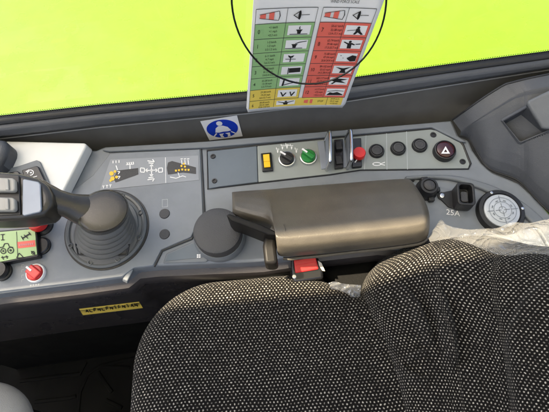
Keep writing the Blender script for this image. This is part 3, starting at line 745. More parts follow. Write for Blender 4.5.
# hem line along the pad's near edge and dark shell beneath
obj('pad_hem', B().tube([rows[-1][i] - CN*.002 for i in range(25, len(fp)-2)], .0022, 8), m_pad, ar, smooth=True)
under = [r for r in rows[NV-3:]]
sh = []
for i in range(25, len(fp)-3):
    p = rows[-1][i]; sh.append([p - CN*.006 + CY*.004, p - CN*.020 + CY*.012, p - CN*.040 + CY*.02])
obj('pad_shell', B().grid(sh), m_blk, ar, smooth=True, solid=.004)
c = C(220.5, 237.5, .003); k = mpp(220, 236)
obj('pivot_collar', B().lathe(c, CN, [(25.5*k, 0), (25.5*k, .010), (24*k, .014), (.00001, .014)], 56), m_lip, ar, smooth=True)
obj('pivot_cap', B().lathe(c, CN, [(23.4*k, .012), (23.4*k, .026), (22.6*k, .0295), (20.6*k, .031), (12*k, .0318), (.00001, .032)], 64), m_cap, ar, smooth=True)
b = B()
a0 = [(226, 215), (229, 213.2), (240, 217), (262, 224.5), (276.5, 231.5), (277, 235), (268, 234.5), (256, 229.8), (240, 223.5), (231, 220.5)]
obj('hinge_arm', b.plate(a0, .036, .076), m_bracket, ar, bevel=.003)
obj('hinge_bracket', B().plate([(265, 232), (277, 231.5), (275.6, 245), (278, 263), (272, 264), (264.5, 263.5), (262.6, 246)],   .026, .058), m_bracket, ar, bevel=.004)

# ================================================================== seat
seat = thing('driver_seat', (0, 0, .08), 'driver seat in black fabric woven with small pale dots', 'seat')
x0, x1, y0, y1, RC = -.192, .21, -.28, .2465, .105
cxm, cym = (x0+x1)/2, (y0+y1)/2
def rrect(n=20):
    o = []
    for sx, sy, a0 in ((1, 1, 0), (-1, 1, 90), (-1, -1, 180), (1, -1, 270)):
        for i in range(n+1):
            a = R(a0+90*i/n); o.append((cxm+sx*((x1-x0)/2-RC)+RC*math.cos(a), cym+sy*((y1-y0)/2-RC)+RC*math.sin(a)))
    # densify straight runs
    out = []
    for i, p in enumerate(o):
        q = o[(i+1) % len(o)]; l = math.hypot(q[0]-p[0], q[1]-p[1]); k_ = max(1, int(l/.015))
        for t in range(k_): out.append((p[0]+(q[0]-p[0])*t/k_, p[1]+(q[1]-p[1])*t/k_))
    return out
def sdf(x, y):
    qx = abs(x-cxm)-((x1-x0)/2-RC); qy = abs(y-cym)-((y1-y0)/2-RC)
    return RC - math.hypot(max(qx, 0), max(qy, 0)) - min(max(qx, qy), 0)
def drop(x, y):
    return .034*(max(0, x-.002)/.09)**1.6*max(0, min(1, y/y1)) if x < .12 else .034*(.118/.09)**1.6*max(0, min(1, y/y1))
def ctop(x, y):
    d = max(0, sdf(x, y)); Re = .034
    z = .600 + .006*math.exp(-((d-.05)/.045)**2)          # soft bolster round the rim
    if d < Re: z -= (Re - math.sqrt(max(0, Re*Re-(Re-d)**2)))*.9
    z -= .010*max(0, 1-math.hypot((x+.03)/.14, (y+.02)/.2))
    z += .0016*noise.noise(V((x*9, y*14, .3))) + .0009*noise.noise(V((x*28, y*42, 1.3)))
    # soft creases near the backrest
    for (ax, ay, bx, by, w, amp) in ((.02, .075, .12, .060, .006, .0022), (.035, .105, .13, .10, .008, .0018), (.0, .03, .11, .022, .008, .002)):
        t = max(0, min(1, ((x-ax)*(bx-ax)+(y-ay)*(by-ay))/((bx-ax)**2+(by-ay)**2)))
        dd = math.hypot(x-ax-(bx-ax)*t, y-ay-(by-ay)*t); z += amp*math.exp(-(dd/w)**2)*math.sin(math.pi*min(1, max(0.02, t)))
    return z
ol = rrect(); ss = [1.0]+[1-.0035*i for i in range(1, 14)]+[.94-.02*i for i in range(0, 47)]
rows = []; uv = []
def urow(pts): return [(p.x, p.y*1.0) for p in pts]
for zz in (.47, .50, .53):
    r_ = [V((cxm+(p[0]-cxm)*(.97 if zz < .5 else .992), cym+(p[1]-cym)*(.97 if zz < .5 else .992)-drop(*p), zz)) for p in ol+ol[:1]]; rows.append(r_)
for s_ in ss:
    if s_ <= 0: s_ = .001
    r_ = []
    for p in ol+ol[:1]:
        x, y = cxm+(p[0]-cxm)*s_, cym+(p[1]-cym)*s_; r_.append(V((x, y-drop(x, y), ctop(x, y))))
    rows.append(r_)
uv = [urow(r_) for r_ in rows]
obj('cushion', B().grid(rows, uv), m_fab, seat, smooth=True)
obj('cushion_pan', B().prism([V((cxm+(p[0]-cxm)*.93, cym+(p[1]-cym)*.95-drop(*p), .42)) for p in ol[::2]], [V((cxm+(p[0]-cxm)*.95, cym+(p[1]-cym)*.96-drop(*p), .475)) for p in ol[::2]]), m_blk, seat, smooth=True)
obj('cushion_piping', B().tube([V((cxm+(p[0]-cxm)*1.003, cym+(p[1]-cym)*1.003-drop(*p), .545)) for p in ol], .0022, 8, closed=True), m_greycv, seat, smooth=True)
obj('seat_base', B().box(V((cxm, cym, .03)), XH, V((0, 1, 0)), V((0, 0, 1)), .30, .36, .40), m_blk, seat, bevel=.02)

LB = [(372, 268), (364, 281), (361.5, 294), (366, 315), (379, 340), (390, 368), (396, 395), (400, 425), (404, 470)]
TB = [(372, 268), (384, 257.5), (408, 246), (430, 238.5), (452, 236.5), (475, 240), (500, 247), (549, 252), (640, 262)]
RB = [(640, 262), (640, 520)]
Lc = crom(LB, 10); Tc = crom(TB, 14)
def bytx(x):
    for a, b_ in zip(Tc, Tc[1:]):
        if x <= b_.x: return V((x, a.y+(b_.y-a.y)*max(0, (x-a.x)/max(1e-6, b_.x-a.x))))
    return Tc[-1]
_cl = [0]
for a, b_ in zip(Lc, Lc[1:]): _cl.append(_cl[-1]+(b_-a).length)
def byarc(t):
    q = t*_cl[-1]
    for i in range(len(Lc)-1):
        if q <= _cl[i+1]: return Lc[i].lerp(Lc[i+1], (q-_cl[i])/max(1e-9, _cl[i+1]-_cl[i]))
    return Lc[-1]
def samp(c_, t):
    f = t*(len(c_)-1); i = min(int(f), len(c_)-2); return c_[i].lerp(c_[i+1], f-i)
FOLDS = [([(398, 280), (408, 292), (418, 306), (428, 328), (433, 345), (432, 351)], 9, 2.2, .0120),
         ([(405, 359), (414, 353.5), (424, 351.5), (433, 351), (438, 346)], 5, 1.8, .007),
         ([(404, 360), (403, 366), (408, 373), (420, 378), (434, 379)], 6, 2.0, .006),
         ([(437, 284), (444, 300), (450, 320), (454, 340), (456, 358), (452, 372)], 11, 2.6, .0130)]
def fold(p, pl, w1, w2):
    # soft roll on the right of the crease, sharp drop on the left, fading out at both ends
    tot = sum(math.hypot(b_[0]-a[0], b_[1]-a[1]) for a, b_ in zip(pl, pl[1:])); run = 0; best = None
    for a, b_ in zip(pl, pl[1:]):
        ax, ay = a; bx, by = b_; l = math.hypot(bx-ax, by-ay)
        t = ((p.x-ax)*(bx-ax)+(p.y-ay)*(by-ay))/(l*l); tc_ = max(0, min(1, t))
        dx, dy = p.x-ax-(bx-ax)*tc_, p.y-ay-(by-ay)*tc_; d = math.hypot(dx, dy); sd = ((bx-ax)*(p.y-ay)-(by-ay)*(p.x-ax))/l
        if best is None or d < best[0]: best = (d, sd, (run+l*tc_)/tot)
        run += l
    d, sd, tt = best; fade = max(0, math.sin(math.pi*min(1, max(0, tt))))**.7
    g = math.exp(-(d/w1)**2) if sd > 0 else math.exp(-(d/w2)**2)
    return g*fade
def pdist(p, pl):
    best = 1e9; side = 0
    for a, b_ in zip(pl, pl[1:]):
        ax, ay = a; bx, by = b_; L2 = (bx-ax)**2+(by-ay)**2
        t = max(0, min(1, ((p.x-ax)*(bx-ax)+(p.y-ay)*(by-ay))/L2)); dx, dy = p.x-ax-(bx-ax)*t, p.y-ay-(by-ay)*t
        d = math.hypot(dx, dy)
        if d < best: best = d; side = (bx-ax)*dy-(by-ay)*dx
    return best*(1 if side > 0 else -1)
WING = [(600, 250), (549, 272), (522, 296), (508, 322), (504, 345), (507, 380), (514, 420), (522, 520)]
def bdepth(s, t, p):
    dl = .586 - .160*t + .056*t*t; dr = .385 - .06*t
    d = dl*(1-s**.9) + dr*s**.9
    if s < .06: d += .022*(1-math.sqrt(max(0, 1-(1-s/.06)**2)))
    if t < .16: d += .050*(1-math.sqrt(max(0, 1-(1-t/.16)**2)))
    d += .010*math.sin(math.pi*min(1, t*1.2))*math.exp(-((s-.3)/.22)**2)     # hollow of the back
    for pl, w, sg, amp in FOLDS:
        d -= 1.5*amp*fold(p, pl, w, sg)
    dw = pdist(p, WING)
    d -= .016/(1+math.exp(dw/3.2)) ; d += .004*math.exp(-(dw/3.2)**2)
    return d
rows = []; NS, NT = 190, 150
for j in range(NT+1):
    t = j/NT; row = []
    for i in range(NS+1):
        s_ = i/NS; l = byarc(t); tp = bytx(372+268*s_); r0 = V((640, 262+258*t))
        base_ = l*(1-s_)+r0*s_; lin = Lc[0]*(1-s_)+V((640, 262))*s_
        p = base_ + (tp-lin)*(1-t)**1.5
        row.append(D(p.x, p.y, bdepth(s_, t, p)))
    rows.append(row)
lv_ = [0]; mid_ = rows[NT//2]
for a, b_ in zip(mid_, mid_[1:]): lv_.append(lv_[-1]+(b_-a).length)
lt_ = [0]; colm = [r_[NS//3] for r_ in rows]
for a, b_ in zip(colm, colm[1:]): lt_.append(lt_[-1]+(b_-a).length)
uv = [[(lv_[i]*1.05, lt_[j]*1.05) for i in range(NS+1)] for j in range(NT+1)]
BACK = rows
o = obj('backrest', B().grid(rows, uv), m_fab, seat, smooth=True)
# dark shell behind the backrest
sh = [[rows[j][i] + V((.045, .012, -.012)) for i in range(0, NS+1, 10)] for j in range(4, NT+1, 10)]
obj('backrest_shell', B().grid(sh), m_blk, seat, smooth=True, solid=.03)
# dark hinge cover between cushion and backrest
obj('recliner_cover', B().prism([PZ(x, y, .46) for x, y in ((316, 262), (372, 250), (392, 262), (372, 300), (330, 296))], [PZ(x, y, .565) for x, y in ((318, 268), (366, 257), (384, 266), (368, 296), (334, 291))]), m_mat, seat, bevel=.012, seg=4)

# ================================================================== plastic wraps
def crumple(name, toppx, botpx, depth_fn, n=70, mrow=16, amp=.004, material=m_wrap, seed=0, **kw):
    T_ = crom(toppx, 10); Bt = crom(botpx, 10); rows_ = []
    for j in range(mrow+1):
        v = j/mrow; row = []
        for i in range(n+1):
            u = i/n; a = samp(T_, u); c_ = samp(Bt, u); p = a.lerp(c_, v)
            w1 = noise.noise(V((p.x*.05, p.y*.06, seed)))*2.2; w2 = noise.noise(V((p.x*.07, p.y*.09, seed+4)))*2.0
            nz = (1-abs(math.sin(p.x*.10 + p.y*.30 + w1*1.6)))**2*1.1 + (1-abs(math.sin(-p.x*.17 + p.y*.34 + w2*1.5)))**3*.9 + noise.noise(V((p.x*.06, p.y*.1, seed+9)))*1.0 + (1-abs(math.sin(p.x*.33+p.y*.2+w1*2.5)))**4*.4
            row.append(D(p.x, p.y, depth_fn(u, v, p) - amp*nz))
        rows_.append(row)
    return rows_
def wdepth(u, v, p):
    s_ = max(0, (p.x-372)/(640-372)); d = .592*(1-s_**.9)+.385*s_**.9
    return d + .012 - .034*v
W1 = crumple('w', [(428, 237), (436, 226), (441, 219.5), (447, 225), (458, 228), (470, 229.5), (484, 228.5), (497, 228), (512, 222.5), (530, 223), (549, 219), (600, 212), (640, 210)],
             [(430, 242), (440, 240), (452, 239), (468, 243), (480, 248), (496, 254), (512, 255.5), (530, 253.5), (549, 255), (600, 264), (640, 268)], wdepth, n=240, mrow=50, amp=.0048)
wr = tag(obj('plastic_wrap', B().grid(W1), m_wrap, smooth=True, loc=D(500, 240, .5)), 'crumpled clear plastic wrap lying along the top edge of the seat backrest', 'plastic wrap')
W2 = crumple('s', [(329, 283), (334, 281.5), (343, 283.5), (352, 284.5), (361, 285)], [(331, 289), (338, 290), (347, 293.5), (352, 297), (360, 297)], lambda u, v, p: .565+.006*v, n=30, mrow=10, amp=.004, seed=9)
tag(obj('plastic_scrap', B().grid(W2), m_scrap, smooth=True, loc=D(345, 288, .56)), 'small torn clear plastic scrap poking out between cushion and backrest', 'plastic scrap')

# ================================================================== buckle
bc = PZ(306, 268, .60)
bk = thing('seat_belt_buckle', bc, 'black seat belt buckle with red release button beneath the armrest', 'buckle')
kb = (bc-CAM).dot(FWD)/FX
BX = (XH*.985 + V((0, .10, .0))).normalized(); BN = (CAM-bc).normalized()*.85 + V((0, -.2, .45)); BN = (BN - BX*BN.dot(BX)).normalized(); BY = BN.cross(BX)
def bq(x, y, h): return bc + BX*(x*kb) + BY*(y*kb) + BN*h
def bprism(pts, h0, h1): return B().prism([bq(x, y, h0) for x, y in pts], [bq(x, y, h1) for x, y in pts])
obj('housing', bprism([(-15, -13), (15, -14), (16, -6), (13, 12), (-13, 12), (-16, -6)], -.03, .006), m_blkg, bk, bevel=.004)
obj('release_button', bprism([(-12, -3), (11.5, -3.6), (11, 9.5), (-11, 10)], .006, .010), m_red, bk, bevel=.0018)
obj('button_step', bprism([(-11, 4.4), (10.5, 4), (10.5, 9), (-10.5, 9.4)], .0102, .0116), m_red, bk, bevel=.0008)
obj('side_label', bprism([(12.5, 5), (15.5, 2), (17.4, -6.5), (15, -5.6), (12.6, 0)], .0045, .0075), m_cream, bk)
obj('rivet', B().lathe(bq(-13.6, -6, .006), BN, [(2*kb, 0), (1.9*kb, .001), (.00001, .0014)], 16), m_silver, bk, smooth=True)
obj('stalk', bprism([(-9, -14), (9, -14), (9, -40), (-9, -40)], -.055, -.03), m_rub, bk, bevel=.003)

# ================================================================== cab wall, window
YW = max(C(x, y).y for x, y in FAR) + .012
wall = tag(obj('cab_wall', B(), m_wall) if False else bpy.data.objects.new('cab_wall', None), 'dark grey cab side wall strip between the window sill and the console', 'wall')
COL.objects.link(wall); wall.location = (0, YW, .6)
LO = [(-120, 147), (0, 133), (100, 121.5), (245, 108), (345, 96), (450, 79.5), (549, 64), (680, 42)]
TOPL = [(-120, 133), (0, 120.5), (100, 109.5), (245, 96.5), (345, 83.5), (450, 69), (549, 56), (680, 36)]
lo = [PY(x, y, YW) for x, y in LO]; tp = [PY(x, y, YW) for x, y in TOPL]
bot = [V((p.x, YW, .30)) for p in lo]
b = B(); rows = [[V((p.x, YW+.004, p.z)) for p in lo], [V((p.x, YW+.0, p.z-.006)) for p in lo], [V((p.x, YW, .62)) for p in lo], bot]
obj('wall_panel', B().grid(rows), m_wall, wall, solid=.02)
obj('trim_line', B().tube([p+V((0, -.003, -.0085)) for p in lo], .0011, 8), m_greycv, wall, smooth=True)
obj('trim_groove', B().tube([p+V((0, -.001, -.003)) for p in lo], .0025, 8), m_blk, wall, smooth=True)
win = thing('side_window', (0, YW, .75), 'side window with grey sill bar and black rubber seal above the wall', 'window')
b = B()
for i in range(len(lo)-1):
    pass
def bar(lop, upp, y_f, y_b, m_, name, bev):
    rows_ = []
    for a, c_ in zip(lop, upp):
        rows_.append([V((a.x, y_b, a.z)), V((a.x, y_f, a.z)), V((c_.x, y_f+.004, c_.z)), V((c_.x, y_b, c_.z)), V((a.x, y_b, a.z))])
    return obj(name, B().grid(rows_), m_, win, bevel=bev, ang=25)
h1 = [a.lerp(c_, .10) for a, c_ in zip(lo, tp)]; h2 = [a.lerp(c_, .72) for a, c_ in zip(lo, tp)]
bar(h1, h2, YW-.012, YW+.008, m_trim, 'sill_bar', .004)
bar([a.lerp(c_, .70) for a, c_ in zip(lo, tp)], [a.lerp(c_, 1.0) for a, c_ in zip(lo, tp)], YW-.003, YW+.0115, m_rub, 'rubber_seal', .003)
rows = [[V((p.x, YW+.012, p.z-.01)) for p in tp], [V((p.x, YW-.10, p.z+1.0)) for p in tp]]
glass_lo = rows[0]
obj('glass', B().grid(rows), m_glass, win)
fr_lo = [V((p.x, YW+.0095, p.z-.008)) for p in tp]; fr_hi = [V((p.x, YW+.0065, p.z+.0065)) for p in tp]
ll = [0]
for a, c_ in zip(tp, tp[1:]): ll.append(ll[-1]+(c_-a).length)
obj('frit_band', B().grid([fr_lo, fr_hi], [[(q, 0) for q in ll], [(q, .0145) for q in ll]]), m_frit, win)

# seat-belt sign on the wall
YS = YW-.0008
sg = thing('seat_belt_sign', PY(221, 128, YS), 'white sticker with blue disc showing a belted seated figure', 'sign')
SQ = [PY(200.3, 121.2, YS), PY(237, 115.3, YS), PY(242.6, 136, YS), PY(209.4, 140.2, YS)]
def S_(u, v, o=0):       # u right, v down
    p = (SQ[0]*(1-u)+SQ[1]*u)*(1-v) + (SQ[3]*(1-u)+SQ[2]*u)*v; return p + V((0, -o, 0))
def spoly(b_, pts, o): b_.poly([S_(u, v, o) for u, v in pts])
obj('backing', B().prism([S_(u, v, .0) for u, v in ((0, 0), (1, 0), (1, 1), (0, 1))], [S_(u, v, .0006) for u, v in ((0, 0), (1, 0), (1, 1), (0, 1))]), m_card, sg)
b = B(); spoly(b, circ(.5, .5, .44, 48), .0009); obj('blue_disc', b, m_blue, sg)
b = B()
spoly(b, circ(.47, .22, .085, 20, .11), .0012)
spoly(b, [(.41, .34), (.54, .34), (.66, .43), (.73, .62), (.63, .645), (.50, .63), (.38, .655), (.27, .63), (.32, .43)], .0012)
spoly(b, [(.36, .72), (.50, .72), (.44, .80), (.47, .92), (.38, .90)], .0012); spoly(b, [(.53, .72), (.67, .71), (.66, .89), (.57, .92), (.60, .80)], .0012)
spoly(b, [(.17, .80), (.28, .66), (.31, .69), (.20, .83)], .0012); spoly(b, [(.70, .69), (.73, .66), (.84, .78), (.81, .81)], .0012)
obj('figure', b, m_print, sg)

# ================================================================== wind chart hanging in front of the window
p_bl = PY(246, 110, YW-.020); lean = math.tan(R(7))
pn = V((0, 1, lean)).normalized()
def PC(x, y, o=0): return on_plane(x, y, p_bl - pn*o, pn)
CH = [PC(253.2, -1), PC(383.6, -1), PC(343.5, 105.4), PC(246, 110)]
def W_(u, v, o=0):
    p = (CH[0]*(1-u)+CH[1]*u)*(1-v) + (CH[3]*(1-u)+CH[2]*u)*v; return p - pn*(o + .012*(u-.5)**2 + .010*max(0, v-.6)**2)
ch = thing('wind_chart', p_bl, 'printed wind force chart card with green, red and yellow rows before the window', 'chart')
VT = -.16
cu_ = [i/20 for i in range(21)]; cv_ = [VT+(1-VT)*i/24 for i in range(25)]
def rnd(u, v):
    return (min(max(u, .0), 1.0) if v < .975 else .5+(u-.5)*.965, v)
obj('card', B().grid([[W_(*rnd(u, v), -.0014) for u in cu_] for v in cv_]), m_card, ch, smooth=True, solid=.0012)
class WB(B):
    def q(s, u0, v0, u1, v1, o=.0006):
        n = max(1, int(abs(u1-u0)/.05)); mr_ = max(1, int(abs(v1-v0)/.05))
        return s.grid([[W_(u0+(u1-u0)*i/n, v0+(v1-v0)*j/mr_, o) for i in range(n+1)] for j in range(mr_+1)])
    def pl(s, pts, o): return s.poly([W_(u, v, o) for u, v in pts])
U = (.025, .27, .505, .545, .75, .965); V0, VS = .165, .118
rowv = [V0+VS*i for i in range(8)]
b = WB()
b.q(U[0], rowv[0], U[2], rowv[5]); obj('green_cells', b, m_greenp, ch)
b = WB(); b.q(U[0], rowv[5]+.0002, U[2], rowv[6]); b.q(U[0], rowv[6], U[5]-.01, rowv[7]-.03); obj('yellow_cells', b, m_yelp, ch)
b = WB(); b.q(U[3], rowv[0], U[5], rowv[6]); obj('red_cells', b, m_redp, ch)
b = WB()
for i in range(7): b.q(U[1]+.025, rowv[i]+.020, U[2]-.025, rowv[i+1]-.022-(0.03 if i == 6 else 0), .0010)
for i in range(6): b.q(U[4]+.018, rowv[i]+.020, U[5]-.022, rowv[i+1]-.022, .0010)
b.q(U[2]+.0, .0, U[2]+.0003, .01, .001)
each('picture_cell', islands(b), m_card, ch)
b = WB(); w = .0022
for v in rowv[:6]: b.q(U[0], v-w, U[2], v+w, .0008)
for v in rowv[:7]: b.q(U[3], v-w, U[5], v+w, .0008)
b.q(U[0], rowv[6]-w, U[2], rowv[6]+w, .0008)
for u, va, vb in ((U[0], .055, rowv[7]-.03), (U[1], .055, rowv[7]-.03), (U[2], .055, rowv[6]), (U[3], .055, rowv[6]), (U[4], .055, rowv[6]), (U[5], .055, rowv[6]), (.80, rowv[6], rowv[7]-.03)): b.q(u-w*.8, va, u+w*.8, vb, .0008)
b.q(U[0], .053, U[2], .053+2*w, .0008); b.q(U[3], .053, U[5], .053+2*w, .0008)
obj('grid_lines', b, m_cap, ch)
def wtext(b_, s, u, v, hgt, align='CENTER', o=.0012):
    vs, fs = text_tris(s, 1, align); asp = .80
    b_.add([W_(u + x*hgt*asp, v - y*hgt, o) for x, y in vs], fs)
data = [('0', '<1 km/h', '<1 mph', '<0.3 m/s'), ('1', '1-5 km/h', '1-3 mph', '0.3-1.5 m/s'), ('2', '6-11 km/h', '4-7 mph', '1.6-3.3 m/s'), ('3', '12-19 km/h', '8-12 mph', '3.4-5.4 m/s'), ('4', '20-28 km/h', '13-18 mph', '5.5-7.9 m/s'), ('5', '29-38 km/h', '19-24 mph', '8.0-10.7 m/s'), ('6', '39-49 km/h', '25-31 mph', '10.8-13.8 m/s'),
        ('7', '50-61 km/h', '32-38 mph', '13.9-17.1 m/s'), ('8', '62-74 km/h', '39-46 mph', '17.2-20.7 m/s'), ('9', '75-88 km/h', '47-54 mph', '20.8-24.4 m/s'), ('10', '89-102 km/h', '55-63 mph', '24.5-28.4 m/s'), ('11', '103-117 km/h', '64-72 mph', '28.5-32.6 m/s'), ('12', '>117 km/h', '>72 mph', '>32.6 m/s')]
b = WB()
for i, (n_, a, c_, d) in enumerate(data):
    L_ = i < 7; r_ = i if L_ else i-7; u0 = U[0] if L_ else U[3]
    v = rowv[r_]; sh_ = .85 if i == 6 else 1
    wtext(b, n_, u0+.035, v+VS*.5*sh_, .048)
    for j, s in enumerate((a, c_, d)): wtext(b, s, u0+.150, v+VS*(.24+.26*j)*sh_, .027)
    obj('row_lettering', b, m_black, ch); b = WB()
    if L_:
        ringc = circ(u0+.035, v+VS*.5*sh_, .026, 20, .030); ringi = circ(u0+.035, v+VS*.5*sh_, .0235, 20, .0275)
wtext(b, 'WIND', .46, -.055, .085); wtext(b, 'WIND FORCE SCALE', .70, .012, .030)
obj('title_lettering', b, m_black, ch); b = WB()
for j, s in enumerate(('39-49 km/h', '25-31 mph', '<13.8 m/s')): wtext(b, s, .875, rowv[6]+.016+.026*j, .024)
wtext(b, 'STOP', .735, rowv[6]+.042, .030)
obj('lettering', b, m_black, ch)
# windsock header icons and the eye icons
bs, bk_ = WB(), WB()
for u0 in (U[0]+.03, U[3]+.02):
    y_ = .108
    bs.pl([(u0+.005, y_-.010), (u0+.05, y_-.018), (u0+.05, y_+.018), (u0+.005, y_+.012)], .0010)
    bs.pl([(u0+.075, y_-.022), (u0+.115, y_-.028), (u0+.115, y_+.030), (u0+.075, y_+.024)], .0010)
    for v_ in (-1, 1): bk_.pl([(u0, y_+v_*.011), (u0+.15, y_+v_*.032), (u0+.15, y_+v_*.036), (u0, y_+v_*.015)], .0011)
    bk_.pl([(u0+.15, y_-.035), (u0+.155, y_-.035), (u0+.165, y_+.0), (u0+.155, y_+.036), (u0+.15, y_+.036), (u0+.158, y_)], .0011)
for u0 in (U[1]+.05, U[4]+.04):
    y_ = .108
    bk_.pl([(u0, y_), (u0+.055, y_-.034), (u0+.057, y_-.028), (u0+.010, y_), (u0+.057, y_+.028), (u0+.055, y_+.034)], .0010)
    bk_.pl(circ(u0+.052, y_, .011, 14, .034), .0011)
    bk_.pl([(u0+.065, y_-.002), (u0+.13, y_-.004), (u0+.13, y_), (u0+.065, y_+.002)], .001)
bs.pl([(.57, rowv[6]+.028), (.61, rowv[6]+.022), (.61, rowv[6]+.062), (.57, rowv[6]+.056)], .0010)
bs.pl([(.63, rowv[6]+.020), (.655, rowv[6]+.018), (.655, rowv[6]+.066), (.63, rowv[6]+.062)], .0010)
# pictograms
def pic(r_, left, polys):
    u0, u1 = (U[1]+.025, U[2]-.025) if left else (U[4]+.018, U[5]-.022)
    v0, v1 = rowv[r_]+.020, rowv[r_+1]-.022-(0.03 if (left and r_ == 6) else 0)
    for pts in polys: bk_.pl([(u0+(u1-u0)*x, v0+(v1-v0)*y) for x, y in pts], .0014)
pot = [[(.36, .42), (.66, .42), (.60, .60), (.58, .84), (.44, .84), (.42, .60)], [(.1, .86), (.9, .86), (.9, .93), (.1, .93)]]
pic(0, 1, pot + [[(.5, .1), (.54, .1), (.52, .25), (.56, .38), (.5, .38), (.48, .25)]])
pic(1, 1, [[(x-.1, y) for x, y in p] for p in pot] + [[(.42, .36), (.6, .2), (.95, .1), (.95, .16), (.62, .28), (.46, .40)]])
pic(2, 1, [[(.2, .12), (.34, .26), (.5, .16), (.44, .42), (.32, .48), (.24, .36)], [(.32, .45), (.37, .45), (.37, .95), (.32, .95)], [(.1, .55), (.6, .60), (.6, .66), (.1, .62)]])
pic(3, 1, [[(.36, .2), (.92, .16), (.94, .72), (.38, .78)], [(.31, .15), (.35, .15), (.36, .95), (.32, .95)]])
pic(4, 1, [[(.18, .05), (.26, .05), (.22, .95), (.12, .95)], [(.22, .78), (.55, .60), (.9, .45), (.9, .52), (.58, .68), (.24, .88)]])
pic(5, 1, [[(.12, .3), (.18, .25), (.28, .7), (.4, .35), (.46, .4), (.3, .9), (.25, .9)], [(.6, .3), (.66, .25), (.72, .7), (.84, .3), (.9, .35), (.76, .9), (.70, .9)]])
pic(6, 1, [[(.08, .12), (.4, .4), (.6, .35), (.92, .1), (.96, .18), (.62, .55), (.60, .95), (.40, .95), (.36, .55), (.04, .2)], circ(.5, .2, .07, 10, .15)])
pic(0, 0, [circ(.60, .2, .07, 10, .13), [(.5, .3), (.66, .3), (.74, .6), (.9, .9), (.8, .95), (.62, .7), (.52, .95), (.42, .92), (.5, .62)], [(.1, .52), (.5, .42), (.5, .47), (.1, .57)]])
pic(1, 0, [circ(.42, .2, .07, 10, .14), [(.32, .35), (.52, .32), (.7, .5), (.66, .58), (.52, .5), (.54, .95), (.34, .95), (.32, .5), (.1, .25), (.14, .18)], [(.72, .42), (.95, .36), (.95, .46), (.72, .50)]])
pic(2, 0, [[(.5, .55), (.75, .2), (.98, .3), (.98, .9), (.72, .95), (.58, .75)], [(.15, .2), (.22, .25), (.18, .35)], [(.3, .5), (.36, .55), (.31, .62)]])
pic(3, 0, [[(.1, .15), (.5, .3), (.9, .1), (.62, .5), (.7, .92), (.35, .9), (.42, .5)]])
pic(4, 0, [[(.06, .4), (.4, .12), (.95, .2), (.6, .4), (.92, .75), (.35, .6), (.2, .9), (.1, .85), (.25, .55)]])
pic(5, 0, [[(.05, .85), (.2, .5), (.4, .6), (.6, .45), (.95, .8), (.95, .9), (.05, .92)], [(.05, .35), (.5, .22), (.95, .3), (.95, .36), (.5, .3), (.05, .42)]])
each('red_icon', islands(bs), m_redp, ch); obj('pictogram', bk_, m_black, ch)

# thin wire ring in front of the chart
rp = [PC(309+77.5*math.cos(2*math.pi*i/72), -4+88*math.sin(2*math.pi*i/72), .016) for i in range(72)]
tag(obj('wire_ring', B().tube(rp, .0011, 8, closed=True), m_blkg, smooth=True, loc=PC(309, -4, .016)), 'thin black wire ring hanging in front of the wind chart', 'wire ring')

# ================================================================== white switch box
bx = thing('switch_box', C(45, 170, .001), 'white plastic switch box standing at the far left end of the console', 'switch box')
WH = .020
top_ = [(5, 141.2), (84, 143.4), (86.5, 144.8), (63, 191), (-40, 200), (-60, 165), (1, 165)]
obj('housing', B().prism([C(x, y, .001) for x, y in ((5, 146), (92, 149), (93, 151.5), (71, 195.5), (-40, 206), (-60, 170), (0, 168))], [C(x, y, WH) for x, y in ((6, 141), (84.5, 142.8), (86.6, 145), (62.5, 193), (-40, 202), (-60, 166), (0, 163.5))]), m_white, bx, bevel=.0035)
fr = obj('switch_frame', B().plate([(-20, 174), (0, 170), (18, 166), (36.5, 159.8), (40, 161.5), (51, 186), (-20, 196)], WH+.0002, WH+.003), m_lip, bx, bevel=.0012)
obj('switch_key', B().plate([(21.6, 170), (36.4, 165.6), (38.4, 166.6), (46.5, 184), (26, 184)], WH+.0032, WH+.007), m_blkg, fr, bevel=.0012)
obj('switch_key', B().plate([(3, 173.8), (17, 170.6), (19, 172), (22, 180), (3, 184)], WH+.0032, WH+.007), m_blkg, fr, bevel=.0012)
b = B(); o_, i_ = circ(30.5, 172.6, 3.4, 20, 3.0, -200, 100), circ(30.5, 172.6, 2.5, 20, 2.2, -200, 100)
for i in range(20): b.flat([o_[i], o_[i+1], i_[i+1], i_[i]], WH+.0075)
b.flat(circ(31, 172.6, .9, 10), WH+.0075); b.flat([(25.2, 171.6), (29, 169.4), (29.4, 172.2)], WH+.0075)
b.flat([(28, 178.2), (37, 175.8), (37.2, 176.5), (28.2, 178.9)], WH+.0075)
obj('symbol', b, m_print, fr)
# pillar cover at the far left
pc = tag(obj('pillar_cover', B().plate([(-60, 130), (-4, 138), (3, 139), (7.6, 143), (6.6, 150), (.5, 163), (-4, 167), (-60, 172)], .001, .045), m_trim, bevel=.008, loc=C(-20, 150, 0), seg=4), 'dark grey rounded cover edge left of the white switch box', 'cover')

